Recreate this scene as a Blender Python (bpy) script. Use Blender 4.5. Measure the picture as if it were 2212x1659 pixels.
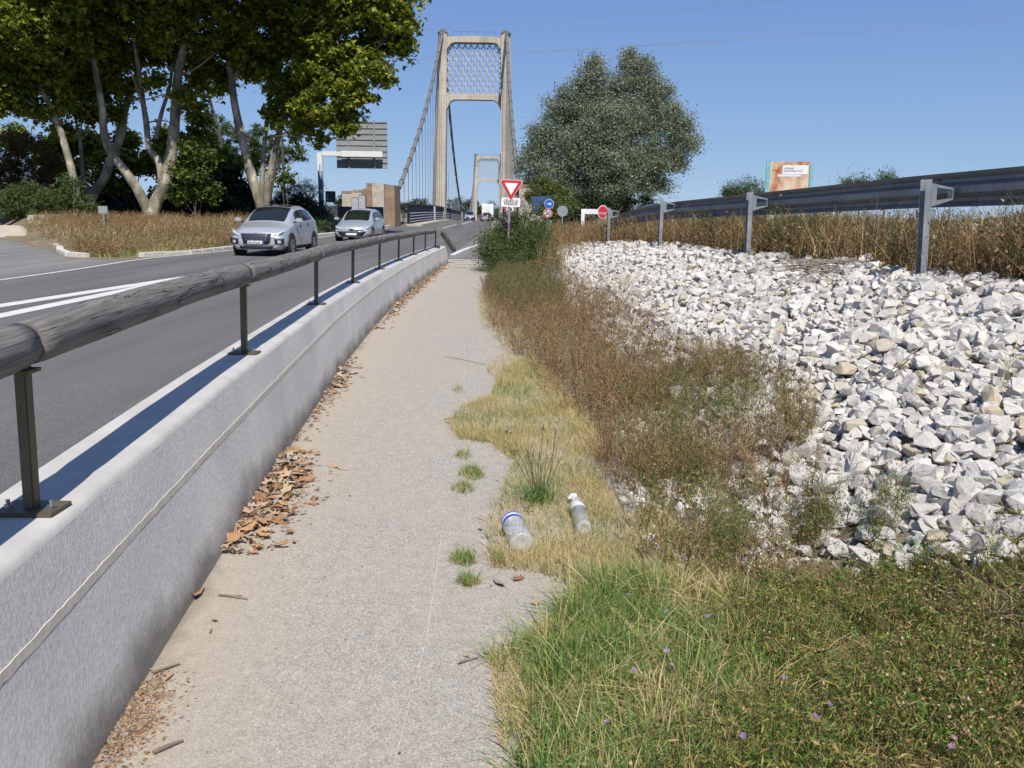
import bpy, math, random
import numpy as np
from mathutils import Vector, Matrix
random.seed(7); rng = np.random.default_rng(7)
for o in list(bpy.data.objects): bpy.data.objects.remove(o)
sc = bpy.context.scene
COL = sc.collection
R = math.radians
# ------------------------------------------------------------------ camera
FOC, EYE, ROLL = 1850., 1.62, .015
PIT = math.atan(378/FOC)
cd = bpy.data.cameras.new('camera'); cam = bpy.data.objects.new('camera', cd); COL.objects.link(cam)
cd.sensor_width = 36; cd.lens = 36*FOC/2212; cd.clip_start = .05; cd.clip_end = 6000
cam.matrix_world = Matrix.Translation((0,0,EYE)) @ Matrix.Rotation(math.pi/2-PIT,4,'X') @ Matrix.Rotation(ROLL,4,'Z')
sc.camera = cam
# ------------------------------------------------------------------ sky and sun
SUN_AZ, SUN_EL = R(168), R(52)
w = bpy.data.worlds.new('World'); sc.world = w; w.use_nodes = True
nt = w.node_tree; bg = nt.nodes['Background']
sky = nt.nodes.new('ShaderNodeTexSky'); sky.sky_type = 'NISHITA'; sky.sun_disc = False
sky.sun_elevation = SUN_EL; sky.sun_rotation = SUN_AZ; sky.air_density = .8; sky.dust_density = .15; sky.ozone_density = 3.; sky.altitude = 60
STR = .12
tcw = nt.nodes.new('ShaderNodeTexCoord'); sepw = nt.nodes.new('ShaderNodeSeparateXYZ'); nt.links.new(tcw.outputs['Generated'], sepw.inputs[0])
rw = nt.nodes.new('ShaderNodeValToRGB'); nt.links.new(sepw.outputs[2], rw.inputs[0]); el = rw.color_ramp.elements
while len(el) < 5: el.new(.5)
for e_, (p_, c_) in zip(el, ((0,(.29,.43,.635)),(.06,(.225,.365,.60)),(.24,(.135,.245,.54)),(.5,(.12,.21,.46)),(1,(.115,.19,.39)))): e_.position = p_; e_.color = (*c_, 1)
# the clear sky gradient of the place, blended with the physical sky
sc1 = nt.nodes.new('ShaderNodeMix'); sc1.data_type='RGBA'; sc1.blend_type='MULTIPLY'; sc1.inputs[0].default_value=1; sc1.inputs[7].default_value=(1/STR,1/STR,1/STR,1); sc1.clamp_result=False
nt.links.new(rw.outputs[0], sc1.inputs[6])
hs = nt.nodes.new('ShaderNodeMix'); hs.data_type='RGBA'; hs.inputs[0].default_value=.86
nt.links.new(sky.outputs[0], hs.inputs[6]); nt.links.new(sc1.outputs[2], hs.inputs[7]); nt.links.new(hs.outputs[2], bg.inputs[0]); bg.inputs[1].default_value = STR
sl = bpy.data.lights.new('sun', 'SUN'); sl.energy = 5.; sl.angle = R(.53); sl.color = (1, .94, .85)
so = bpy.data.objects.new('sun', sl); COL.objects.link(so)
ts = Vector((math.sin(SUN_AZ)*math.cos(SUN_EL), math.cos(SUN_AZ)*math.cos(SUN_EL), math.sin(SUN_EL)))
so.rotation_euler = ts.to_track_quat('Z','Y').to_euler(); so.location = ts*50
sc.view_settings.view_transform = 'Standard'; sc.view_settings.look = 'None'
sc.view_settings.exposure = .22; sc.view_settings.gamma = 1
sc.render.resolution_x = 1024; sc.render.resolution_y = 768
sc.render.engine = 'CYCLES'
try: sc.cycles.use_denoising = True
except Exception: pass
# ------------------------------------------------------------------ survey helpers (true positions from measured bearings and distances)
def bearing(x, y):
    u, v = x-1106, y-829.5
    a = u*math.cos(ROLL)+v*math.sin(ROLL); b = -u*math.sin(ROLL)+v*math.cos(ROLL)
    return (a/FOC, math.cos(PIT)-b/FOC*math.sin(PIT), -math.sin(PIT)-b/FOC*math.cos(PIT))
def onz(x, y, z=0.):
    d = bearing(x,y); t = (z-EYE)/d[2]; return Vector((t*d[0], t*d[1], z))
def aty(x, y, Y):
    d = bearing(x,y); t = Y/d[1]; return Vector((t*d[0], Y, EYE+t*d[2]))
def lerpf(xs, ys): return lambda v: np.interp(v, xs, ys)
# ------------------------------------------------------------------ object helpers
def tag(o, label=None, cat=None, group=None, kind=None):
    if label: o['label'] = label
    if cat: o['category'] = cat
    if group: o['group'] = group
    if kind: o['kind'] = kind
    return o
def empty(name, loc=(0,0,0), rz=0.):
    o = bpy.data.objects.new(name, None); COL.objects.link(o); o.location = loc; o.rotation_euler = (0,0,rz); o.empty_display_size = .2
    return o
def obj(name, me, mat=None, parent=None, loc=None, rot=None):
    o = bpy.data.objects.new(name, me); COL.objects.link(o)
    if mat is not None and len(me.materials) == 0: me.materials.append(mat)
    if parent: o.parent = parent
    if loc is not None: o.location = loc
    if rot is not None: o.rotation_euler = rot
    return o
def copytree(o, parent=None):
    c = o.copy(); COL.objects.link(c); c.parent = parent
    for ch in [k for k in bpy.data.objects if k.parent == o]: copytree(ch, c)
    return c
def mesh_np(name, V, F, smooth=False):
    """V (n,3); F (m,k) faces of equal size"""
    me = bpy.data.meshes.new(name); V = np.asarray(V, np.float32); F = np.asarray(F, np.int32)
    me.vertices.add(len(V)); me.vertices.foreach_set('co', V.ravel())
    k = F.shape[1]; me.loops.add(F.size); me.loops.foreach_set('vertex_index', F.ravel())
    me.polygons.add(len(F)); me.polygons.foreach_set('loop_start', np.arange(0, F.size, k, dtype=np.int32))
    me.polygons.foreach_set('loop_total', np.full(len(F), k, np.int32))
    me.polygons.foreach_set('use_smooth', np.full(len(F), bool(smooth)))
    me.update(calc_edges=True); return me
def mesh_py(name, V, F, smooth=False):
    me = bpy.data.meshes.new(name); me.from_pydata([tuple(v) for v in V], [], F)
    if smooth:
        for p in me.polygons: p.use_smooth = True
    me.update(); return me
class MB:
    def __init__(s): s.V = []; s.F = []
    def add(s, V, F):
        b = len(s.V); s.V += [tuple(v) for v in V]; s.F += [tuple(i+b for i in f) for f in F]; return s
    def box(s, c, d, rz=0., rx=0., ry=0., taper=1.):
        m = Matrix.Rotation(rz,3,'Z') @ Matrix.Rotation(ry,3,'Y') @ Matrix.Rotation(rx,3,'X')
        V = []
        for k in (-1,1):
            t = taper if k > 0 else 1
            for i, j in ((-1,-1),(1,-1),(1,1),(-1,1)):
                V.append(Vector(c)+m@Vector((i*d[0]/2*t, j*d[1]/2*t, k*d[2]/2)))
        return s.add(V, [(3,2,1,0),(4,5,6,7),(0,1,5,4),(1,2,6,5),(2,3,7,6),(3,0,4,7)])
    def tube(s, pts, rad, n=8, cap=True):
        P = [Vector(p) for p in pts]; m = len(P)
        if not hasattr(rad, '__len__'): rad = [rad]*m
        V = []; up = None
        for i in range(m):
            t = (P[min(i+1,m-1)]-P[max(i-1,0)]).normalized()
            if up is None: up = Vector((0,0,1)) if abs(t.z) < .9 else Vector((1,0,0))
            a = (up - t*up.dot(t)).normalized(); b = t.cross(a); up = a
            for k in range(n):
                q = 2*math.pi*k/n; V.append(P[i]+(a*math.cos(q)+b*math.sin(q))*rad[i])
        F = [(i*n+k, i*n+(k+1)%n, (i+1)*n+(k+1)%n, (i+1)*n+k) for i in range(m-1) for k in range(n)]
        if cap: F += [tuple(range(n))[::-1], tuple((m-1)*n+k for k in range(n))]
        return s.add(V, F)
    def cyl(s, c, r, h, axis='Z', n=16):
        v = {'X':(1,0,0),'Y':(0,1,0),'Z':(0,0,1)}[axis]; c = Vector(c); v = Vector(v)*h/2
        return s.tube([c-v, c+v], r, n)
    def prism(s, prof, y0, y1, c=(0,0,0)):
        """outline in x,z extruded along y"""
        n = len(prof); c = Vector(c)
        V = [c+Vector((x,y0,z)) for x,z in prof]+[c+Vector((x,y1,z)) for x,z in prof]
        F = [tuple(range(n)), tuple(range(2*n-1,n-1,-1))]+[(k,n+k,n+(k+1)%n,(k+1)%n) for k in range(n)]
        return s.add(V, F)
    def build(s, name, mat=None, parent=None, smooth=False, bevel=0, auto=None):
        me = mesh_py(name, s.V, s.F, smooth)
        import bmesh
        bm = bmesh.new(); bm.from_mesh(me); bmesh.ops.recalc_face_normals(bm, faces=bm.faces)
        if bevel:
            bmesh.ops.bevel(bm, geom=[e for e in bm.edges if len(e.link_faces)==2 and e.calc_face_angle(0)>.6], offset=bevel, segments=2, affect='EDGES')
        bm.to_mesh(me); bm.free()
        if auto: 
            for p in me.polygons: p.use_smooth = True
            me.set_sharp_from_angle(angle=auto)
        return obj(name, me, mat, parent)
def text(name, body, size, mat, parent, loc, rot, align='CENTER', ext=.0015, sx=1., bold=0.):
    cu = bpy.data.curves.new(name, 'FONT'); cu.body = body; cu.size = size; cu.align_x = align; cu.align_y = 'CENTER'; cu.extrude = ext; cu.offset = bold; cu.space_line=.85
    t = bpy.data.objects.new('tmp_text', cu); COL.objects.link(t)
    me = bpy.data.meshes.new_from_object(t.evaluated_get(bpy.context.evaluated_depsgraph_get()))
    bpy.data.objects.remove(t); me.name = name
    if sx != 1.:
        for v in me.vertices: v.co.x *= sx
    me.materials.clear()
    return obj(name, me, mat, parent, loc, rot)
# ------------------------------------------------------------------ materials
def new_mat(name):
    m = bpy.data.materials.new(name); m.use_nodes = True; return m, m.node_tree, m.node_tree.nodes['Principled BSDF']
def N(nt, t, **kw):
    n = nt.nodes.new(t)
    for k, v in kw.items(): setattr(n, k, v)
    return n
def ramp(nt, src, stops, interp='LINEAR'):
    r = N(nt, 'ShaderNodeValToRGB'); r.color_ramp.interpolation = interp
    e = r.color_ramp.elements
    while len(e) < len(stops): e.new(.5)
    for i, (p, c) in enumerate(stops):
        e[i].position = p; e[i].color = (*c, 1) if len(c) == 3 else c
    nt.links.new(src, r.inputs[0]); return r.outputs[0]
def noise(nt, scale, detail=5, rough=.6, vec=None, stretch=None, coord='Object', dist=0):
    n = N(nt, 'ShaderNodeTexNoise'); n.inputs['Scale'].default_value = scale; n.inputs['Detail'].default_value = detail; n.inputs['Roughness'].default_value = rough; n.inputs['Distortion'].default_value = dist
    tc = N(nt, 'ShaderNodeTexCoord'); src = tc.outputs[coord] if vec is None else vec
    if stretch:
        mp = N(nt, 'ShaderNodeMapping'); mp.inputs['Scale'].default_value = stretch; nt.links.new(src, mp.inputs[0]); src = mp.outputs[0]
    nt.links.new(src, n.inputs['Vector']); return n.outputs['Fac']
def mix(nt, a, b, fac, mode='MIX'):
    m = N(nt, 'ShaderNodeMix', data_type='RGBA', blend_type=mode)
    for s, v in ((m.inputs[0], fac), (m.inputs[6], a), (m.inputs[7], b)):
        if isinstance(v, (int, float)): s.default_value = v
        elif isinstance(v, tuple): s.default_value = (*v, 1) if len(v) == 3 else v
        else: nt.links.new(v, s)
    return m.outputs[2]
def bump(nt, bs, h, strength=.3, dist=.01):
    b = N(nt, 'ShaderNodeBump'); b.inputs['Strength'].default_value = strength; b.inputs['Distance'].default_value = dist
    nt.links.new(h, b.inputs['Height']); nt.links.new(b.outputs[0], bs.inputs['Normal']); return b
def M(name, c1, c2=None, scale=5., rough=.7, metal=0., bmp=0., bscale=None, bdist=.01, stretch=None, lo=.35, hi=.65, spec=None, **kw):
    m, nt, bs = new_mat(name)
    bs.inputs['Roughness'].default_value = rough; bs.inputs['Metallic'].default_value = metal
    if spec is not None: bs.inputs['Specular IOR Level'].default_value = spec
    if c2 is None: c2 = tuple(c*.82 for c in c1)
    f = noise(nt, scale, stretch=stretch)
    nt.links.new(ramp(nt, f, [(lo, c1), (hi, c2)]), bs.inputs['Base Color'])
    if bmp: bump(nt, bs, noise(nt, bscale or scale*6, stretch=stretch), bmp, bdist)
    return m
def M_leaf(name, cols, rough=.5, trans=.25, spec=.35):
    """per-leaf colour variation"""
    m, nt, bs = new_mat(name)
    g = N(nt, 'ShaderNodeNewGeometry')
    st = [(i/max(1,len(cols)-1), c) for i, c in enumerate(cols)]
    col = ramp(nt, g.outputs['Random Per Island'], st)
    nt.links.new(col, bs.inputs['Base Color']); bs.inputs['Roughness'].default_value = rough; bs.inputs['Specular IOR Level'].default_value = spec
    if trans:
        tr = N(nt, 'ShaderNodeBsdfTranslucent'); mx = N(nt, 'ShaderNodeMixShader'); mx.inputs[0].default_value = trans
        nt.links.new(col, tr.inputs[0]); nt.links.new(bs.outputs[0], mx.inputs[1]); nt.links.new(tr.outputs[0], mx.inputs[2])
        nt.links.new(mx.outputs[0], nt.nodes['Material Output'].inputs[0])
    return m
def M_glass(name, col=(1,1,1), rough=.02):
    m, nt, bs = new_mat(name); bs.inputs['Base Color'].default_value = (*col,1); bs.inputs['Roughness'].default_value = rough
    bs.inputs['Transmission Weight'].default_value = 1; bs.inputs['IOR'].default_value = 1.45; return m
def M_asphalt(name, base, stone, tint, fine=190., patch=.25, streak=True, bmp=.5):
    m, nt, bs = new_mat(name); bs.inputs['Roughness'].default_value = .92; bs.inputs['Specular IOR Level'].default_value = .25
    n1 = noise(nt, fine, 3, .8); n2 = noise(nt, fine*.3, 3, .7); n3 = noise(nt, patch, 5, .6)
    c = ramp(nt, n1, [(.38, tuple(v*.55 for v in base)), (.5, base), (.64, stone)])
    c = mix(nt, c, ramp(nt, n2, [(.35,(.72,.72,.72)),(.62,(1.15,1.15,1.15))]), .8, 'MULTIPLY')
    c = mix(nt, c, tint, ramp(nt, n3, [(.4,(0,0,0)),(.7,(.55,.55,.55))]))
    if streak:
        n4 = noise(nt, 1.2, 4, .5, stretch=(1,.06,1)); c = mix(nt, c, ramp(nt, n4, [(.35,(.82,.82,.83)),(.65,(1.12,1.12,1.1))]), 1., 'MULTIPLY')
    nt.links.new(c, bs.inputs['Base Color']); bump(nt, bs, n1, bmp, .003); return m
mat = {}
mat['asphalt'] = M_asphalt('asphalt', (.125,.123,.122), (.23,.227,.222), (.11,.108,.108))
mat['asphalt_light'] = M_asphalt('old pale asphalt', (.20,.195,.19), (.32,.31,.30), (.16,.155,.15))
def M_path():
    m, nt, bs = new_mat('worn beige path asphalt'); bs.inputs['Roughness'].default_value = .95; bs.inputs['Specular IOR Level'].default_value = .2
    n1 = noise(nt, 170, 4, .9); n2 = noise(nt, 60, 3, .7); n3 = noise(nt, 1.1, 6, .62); n5 = noise(nt, 14, 5, .7)
    c = ramp(nt, n1, [(.36,(.10,.09,.078)),(.44,(.28,.26,.235)),(.55,(.42,.395,.355)),(.66,(.62,.595,.545))])
    c = mix(nt, c, ramp(nt, n2, [(.3,(.75,.74,.75)),(.65,(1.12,1.1,1.08))]), .8, 'MULTIPLY')
    c = mix(nt, c, (.40,.35,.27), ramp(nt, n3, [(.42,(0,0,0)),(.72,(.5,.5,.5))]))       # yellowish silt
    c = mix(nt, c, ramp(nt, n5, [(.3,(.86,.85,.84)),(.6,(1.05,1.05,1.05))]), .8, 'MULTIPLY')
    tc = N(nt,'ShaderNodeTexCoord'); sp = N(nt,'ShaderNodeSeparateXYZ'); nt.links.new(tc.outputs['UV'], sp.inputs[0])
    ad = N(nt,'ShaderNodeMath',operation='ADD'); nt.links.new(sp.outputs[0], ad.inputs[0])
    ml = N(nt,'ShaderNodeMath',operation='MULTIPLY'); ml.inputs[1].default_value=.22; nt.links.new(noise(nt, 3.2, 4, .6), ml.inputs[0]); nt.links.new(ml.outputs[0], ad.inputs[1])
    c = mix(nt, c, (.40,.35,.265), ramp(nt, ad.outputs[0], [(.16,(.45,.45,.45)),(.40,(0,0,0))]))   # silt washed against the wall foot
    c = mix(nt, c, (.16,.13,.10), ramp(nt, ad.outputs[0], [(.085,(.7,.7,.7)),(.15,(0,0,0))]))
    nt.links.new(c, bs.inputs['Base Color']); bump(nt, bs, n1, .55, .004); return m
mat['path'] = M_path()
def M_paint(name, under=(.1,.1,.1), wear=.5):
    m, nt, bs = new_mat(name); bs.inputs['Roughness'].default_value = .7
    n = noise(nt, 60, 6, .75); n2 = noise(nt, 2.5, 4, .6)
    c = mix(nt, (.62,.61,.58), under, ramp(nt, n, [(wear+.08,(0,0,0)),(wear+.2,(1,1,1))]))
    c = mix(nt, c, under, ramp(nt, n2, [(.5,(0,0,0)),(.75,(.35,.35,.35))]))
    nt.links.new(c, bs.inputs['Base Color']); return m
mat['road_paint'] = M_paint('worn white road paint'); mat['path_paint'] = M_paint('very worn path paint', (.43,.395,.355), .30)
mat['soil'] = M('dry verge soil', (.20,.155,.105), (.11,.085,.06), 3, .95, bmp=.8, bscale=60, bdist=.02)
def M_ground():
    m, nt, bs = new_mat('dry ground'); bs.inputs['Roughness'].default_value = 1
    c = ramp(nt, noise(nt, 6, 8, .75), [(.3,(.10,.075,.05)),(.5,(.20,.16,.11)),(.7,(.30,.26,.19))])
    c = mix(nt, c, (.11,.12,.05), ramp(nt, noise(nt, .35, 5, .6), [(.45,(0,0,0)),(.65,(.7,.7,.7))]))
    c = mix(nt, c, ramp(nt, noise(nt, 120, 3, .8), [(.3,(.6,.6,.6)),(.7,(1.3,1.3,1.3))]), .8, 'MULTIPLY')
    nt.links.new(c, bs.inputs['Base Color']); bump(nt, bs, noise(nt, 25, 6, .7), .8, .03); return m
mat['ground'] = M_ground()
def M_wallc():
    m, nt, bs = new_mat('roughcast precast concrete'); bs.inputs['Roughness'].default_value = .9; bs.inputs['Specular IOR Level'].default_value = .2
    streak = noise(nt, 62, 5, .75, stretch=(1,1,.85)); big = noise(nt, 1.3, 4, .6); fine = noise(nt, 240, 3, .7)
    c = ramp(nt, streak, [(.30,(.53,.515,.49)),(.70,(.80,.785,.755))])
    c = mix(nt, c, ramp(nt, big, [(.35,(.88,.88,.9)),(.65,(1.06,1.06,1.05))]), 1., 'MULTIPLY')
    g = N(nt,'ShaderNodeTexCoord'); s = N(nt,'ShaderNodeSeparateXYZ'); nt.links.new(g.outputs['Object'], s.inputs[0])
    ad = N(nt,'ShaderNodeMath',operation='ADD'); nt.links.new(s.outputs[2], ad.inputs[0])
    ml = N(nt,'ShaderNodeMath',operation='MULTIPLY'); ml.inputs[1].default_value = -.35; nt.links.new(noise(nt, 2.2, 5, .65), ml.inputs[0]); nt.links.new(ml.outputs[0], ad.inputs[1])
    c = mix(nt, c, (.13,.115,.09), ramp(nt, ad.outputs[0], [(-.13,(.85,.85,.85)) if False else (0.,(.0,.0,.0)),(1,(0,0,0))]))
    mp = N(nt,'ShaderNodeMapRange'); mp.inputs[1].default_value = -.14; mp.inputs[2].default_value = .02; mp.inputs[3].default_value = .8; mp.inputs[4].default_value = 0; nt.links.new(ad.outputs[0], mp.inputs[0])
    c = mix(nt, c, (.14,.125,.10), mp.outputs[0])                      # splash dirt at the foot
    nt.links.new(c, bs.inputs['Base Color'])
    a2 = N(nt,'ShaderNodeMath',operation='ADD'); nt.links.new(streak, a2.inputs[0]); m2 = N(nt,'ShaderNodeMath',operation='MULTIPLY'); m2.inputs[1].default_value=.3; nt.links.new(fine, m2.inputs[0]); nt.links.new(m2.outputs[0], a2.inputs[1])
    bump(nt, bs, a2.outputs[0], .6, .012); return m
mat['wall_face'] = M_wallc()
mat['wall_top'] = M('smooth cast concrete top', (.50,.485,.46), (.41,.395,.37), 4, .85, bmp=.25, bscale=80, bdist=.004)
mat['mortar'] = M('cream mortar', (.74,.68,.58), (.60,.54,.44), 30, .95, bmp=.2, bscale=120)
mat['concrete'] = M('weathered concrete', (.46,.43,.37), (.34,.31,.26), 2.5, .9, bmp=.3, bscale=40)
mat['kerb'] = M('white limestone kerb', (.62,.60,.56), (.48,.46,.42), 6, .9, bmp=.4, bscale=60)
mat['kerb_strip'] = M('grey kerb edging', (.33,.31,.28), (.24,.22,.19), 9, .95, bmp=.5, bscale=90)
def M_pyl():
    m, nt, bs = new_mat('bridge pylon concrete'); bs.inputs['Roughness'].default_value=.9
    c = ramp(nt, noise(nt,.5,5,.6,stretch=(1,1,.35)), [(.32,(.33,.29,.24)),(.5,(.44,.39,.325)),(.7,(.50,.455,.39))])
    c = mix(nt, c, ramp(nt, noise(nt,2.2,5,.7,stretch=(1.6,1.6,.12)), [(.35,(.82,.81,.80)),(.6,(1.04,1.04,1.03))]), 1., 'MULTIPLY')
    w_ = N(nt,'ShaderNodeTexWave'); w_.bands_direction='Z'; w_.inputs['Scale'].default_value=.30; w_.inputs['Distortion'].default_value=0
    tc = N(nt,'ShaderNodeTexCoord'); nt.links.new(tc.outputs['Object'], w_.inputs[0]); c = mix(nt, c, ramp(nt, w_.outputs['Fac'], [(0,(.72,.72,.72)),(.02,(1,1,1))]), .8, 'MULTIPLY')
    nt.links.new(c, bs.inputs['Base Color']); bump(nt, bs, noise(nt,8,5), .2, .03); return m
mat['pylon'] = M_pyl()
mat['pylon_side'] = M('stained pylon concrete', (.44,.35,.27), (.36,.29,.22), .5, .9)
mat['pale_metal'] = M('pale galvanised bars', (.42,.43,.45), (.30,.31,.33), 1.2, .5)
mat['cable'] = M('grey cable wrap', (.17,.165,.155), (.13,.125,.12), 3, .7)
mat['cable_dark'] = M('dark steel clamp', (.09,.09,.085), rough=.6)
mat['navy'] = M('navy blue painted steel', (.012,.015,.03), (.018,.022,.045), 1, .6, spec=.2)
mat['steelgrey'] = M('grey painted rail', (.42,.44,.48), (.33,.35,.4), 2, .5)
def M_brick():
    m, nt, bs = new_mat('brown brick'); bs.inputs['Roughness'].default_value = .9
    b = N(nt,'ShaderNodeTexBrick'); b.inputs['Scale'].default_value = 5; b.inputs['Color1'].default_value=(.23,.15,.10,1); b.inputs['Color2'].default_value=(.30,.21,.15,1); b.inputs['Mortar'].default_value=(.2,.17,.13,1); b.inputs['Mortar Size'].default_value=.02; b.inputs['Row Height'].default_value=.35
    tc = N(nt,'ShaderNodeTexCoord'); mp = N(nt,'ShaderNodeMapping'); mp.inputs['Rotation'].default_value=(R(90),0,0); nt.links.new(tc.outputs['Object'], mp.inputs[0]); nt.links.new(mp.outputs[0], b.inputs[0])
    nt.links.new(mix(nt, b.outputs[0], ramp(nt, noise(nt,1.5,5), [(.3,(.7,.7,.7)),(.7,(1.2,1.2,1.2))]), .8, 'MULTIPLY'), bs.inputs['Base Color']); return m
mat['brick'] = M_brick()
def M_wood():
    m, nt, bs = new_mat('weathered grey log'); bs.inputs['Roughness'].default_value = .85; bs.inputs['Specular IOR Level'].default_value=.25
    tc = N(nt,'ShaderNodeTexCoord')
    g1 = noise(nt, 1., 7, .7, vec=tc.outputs['UV'], stretch=(3.2,26,1), dist=.8); g2 = noise(nt, 1., 5, .65, vec=tc.outputs['UV'], stretch=(1.6,2.2,1), dist=.4)
    g3 = noise(nt, 1., 3, .5, vec=tc.outputs['UV'], stretch=(.9,11,1), dist=1.6)
    c = ramp(nt, g1, [(.3,(.09,.086,.08)),(.5,(.17,.163,.153)),(.72,(.26,.25,.235))])
    c = mix(nt, c, (.19,.165,.14), ramp(nt, g2, [(.5,(0,0,0)),(.75,(.4,.4,.4))]))
    ab = N(nt,'ShaderNodeMath',operation='SUBTRACT'); ab.inputs[1].default_value = .5; nt.links.new(g3, ab.inputs[0]); ab2 = N(nt,'ShaderNodeMath',operation='ABSOLUTE'); nt.links.new(ab.outputs[0], ab2.inputs[0])
    crack = ramp(nt, ab2.outputs[0], [(.0,(.15,.15,.15)),(.006,(.3,.3,.3)),(.013,(1,1,1))])
    msk = ramp(nt, noise(nt, 1., 2, .5, vec=tc.outputs['UV'], stretch=(2.2,4,1)), [(.44,(1,1,1)),(.52,(0,0,0))])
    crack = mix(nt, crack, (1,1,1), msk)
    c = mix(nt, c, (.02,.018,.016), mix(nt, (1,1,1), crack, 1., 'DIFFERENCE'))
    vk = N(nt,'ShaderNodeTexVoronoi'); mpk = N(nt,'ShaderNodeMapping'); mpk.inputs['Scale'].default_value=(2.6,2.6,1); nt.links.new(tc.outputs['UV'], mpk.inputs[0]); nt.links.new(mpk.outputs[0], vk.inputs['Vector'])
    c = mix(nt, c, (.27,.24,.20), ramp(nt, vk.outputs['Distance'], [(.0,(.9,.9,.9)),(.045,(.25,.25,.25)),(.075,(.0,.0,.0))]))
    nt.links.new(c, bs.inputs['Base Color'])
    h = mix(nt, g1, crack, .6); bump(nt, bs, h, 1., .015); return m
mat['log'] = M_wood()
mat['log_end'] = M('sawn log end', (.19,.165,.14), (.13,.115,.10), 30, .9)
mat['olive'] = M('olive brown painted steel', (.12,.10,.055), (.085,.07,.04), 8, .5)
mat['bolt'] = M('zinc bolt', (.5,.5,.5), (.3,.3,.3), 20, .35, .8)
def M_galv(name, a, b, rough=.45, metal=.6):
    m, nt, bs = new_mat(name); bs.inputs['Metallic'].default_value = metal
    v = N(nt,'ShaderNodeTexVoronoi'); v.inputs['Scale'].default_value = 30; tc = N(nt,'ShaderNodeTexCoord'); nt.links.new(tc.outputs['Object'], v.inputs['Vector'])
    c = mix(nt, ramp(nt, noise(nt, 3, 5), [(.35,a),(.65,b)]), v.outputs['Color'], .06)
    nt.links.new(c, bs.inputs['Base Color']); nt.links.new(ramp(nt, noise(nt,12,4), [(.3,(rough-.1,)*3),(.7,(rough+.15,)*3)]), bs.inputs['Roughness']); return m
mat['galv'] = M_galv('galvanised steel', (.40,.44,.48), (.30,.33,.36)); mat['beam'] = M_galv('dull galvanised beam', (.24,.25,.265), (.17,.18,.19), .5, .5)
def M_stone(name, a, b, c3, sc_=9., isl=True):
    m, nt, bs = new_mat(name); bs.inputs['Roughness'].default_value = .9; bs.inputs['Specular IOR Level'].default_value = .2
    g = N(nt,'ShaderNodeNewGeometry'); oi = N(nt,'ShaderNodeObjectInfo')
    ad = N(nt,'ShaderNodeMath',operation='ADD'); ad.inputs[0].default_value = 0.
    if isl: nt.links.new(g.outputs['Random Per Island'], ad.inputs[0])
    nt.links.new(oi.outputs['Random'], ad.inputs[1])
    fr = N(nt,'ShaderNodeMath',operation='FRACT'); nt.links.new(ad.outputs[0], fr.inputs[0])
    c = ramp(nt, fr.outputs[0], [(0,a),(.4,b),(.72,tuple(v*1.08 for v in a)),(.93,b),(.955,c3),(1,c3)])
    c = mix(nt, c, ramp(nt, noise(nt, sc_, 7, .7), [(.3,(.74,.735,.74)),(.6,(1.08,1.07,1.05))]), .9, 'MULTIPLY')
    c = mix(nt, c, (.33,.25,.15), ramp(nt, noise(nt, sc_*.45, 4, .6), [(.64,(0,0,0)),(.8,(.35,.35,.35))]))
    nt.links.new(c, bs.inputs['Base Color']); bump(nt, bs, noise(nt, sc_*5, 7, .75), .55, .012); return m
mat['stone'] = M_stone('pale limestone', (.58,.56,.53), (.47,.455,.43), (.46,.41,.31), 14, False); mat['stone_bulk'] = M_stone('pale limestone rubble', (.58,.56,.53), (.46,.445,.42), (.46,.41,.31), 14)
mat['bark_plane'] = None
def M_bark():
    m, nt, bs = new_mat('mottled plane bark'); bs.inputs['Roughness'].default_value = .85
    c = ramp(nt, noise(nt, 1.6, 6, .65, stretch=(1,1,.5)), [(.33,(.09,.08,.055)),(.46,(.19,.17,.125)),(.56,(.30,.275,.215)),(.66,(.56,.52,.44))])
    nt.links.new(c, bs.inputs['Base Color']); bump(nt, bs, noise(nt, 7, 5), .5, .05); return m
mat['bark_plane'] = M_bark()
mat['bark_dark'] = M('dark bark', (.10,.08,.06), (.06,.05,.035), 4, .95, bmp=.6, bscale=20, bdist=.03)
mat['leaf_plane'] = M_leaf('plane leaves', [(.05,.085,.016),(.11,.16,.02),(.19,.24,.026),(.29,.32,.035),(.38,.37,.05)], trans=.5)
mat['leaf_ivy'] = M_leaf('ivy leaves', [(.03,.06,.014),(.06,.10,.02),(.10,.15,.022),(.16,.20,.03)], trans=.3)
mat['leaf_poplar'] = M_leaf('white poplar leaves', [(.18,.225,.14),(.22,.265,.17),(.27,.31,.21),(.34,.38,.28),(.46,.49,.41)], .8, .45, .15)
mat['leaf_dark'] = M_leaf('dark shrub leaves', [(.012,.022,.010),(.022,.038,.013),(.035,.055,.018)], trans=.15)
mat['leaf_mid'] = M_leaf('green shrub leaves', [(.045,.08,.025),(.07,.115,.03),(.10,.15,.04),(.15,.18,.06)], trans=.3)
mat['leaf_yellow'] = M_leaf('yellow green shrub leaves', [(.07,.10,.02),(.10,.13,.03),(.15,.165,.035)], trans=.3)
mat['leaf_red'] = M_leaf('rusty shrub leaves', [(.04,.07,.02),(.08,.09,.03),(.14,.09,.035),(.22,.09,.03)], trans=.2)
mat['leaf_far'] = M_leaf('far tree leaves', [(.05,.075,.04),(.07,.095,.045),(.10,.125,.06)], trans=.2)
mat['straw'] = M_leaf('dry straw grass', [(.42,.32,.13),(.52,.41,.19),(.62,.51,.27),(.36,.33,.12),(.70,.60,.38)], .7, .3, .2)
mat['grass'] = M_leaf('green and straw grass', [(.12,.20,.04),(.19,.27,.055),(.27,.31,.08),(.14,.22,.05),(.50,.44,.20),(.64,.57,.32)], .6, .3, .25)
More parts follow.
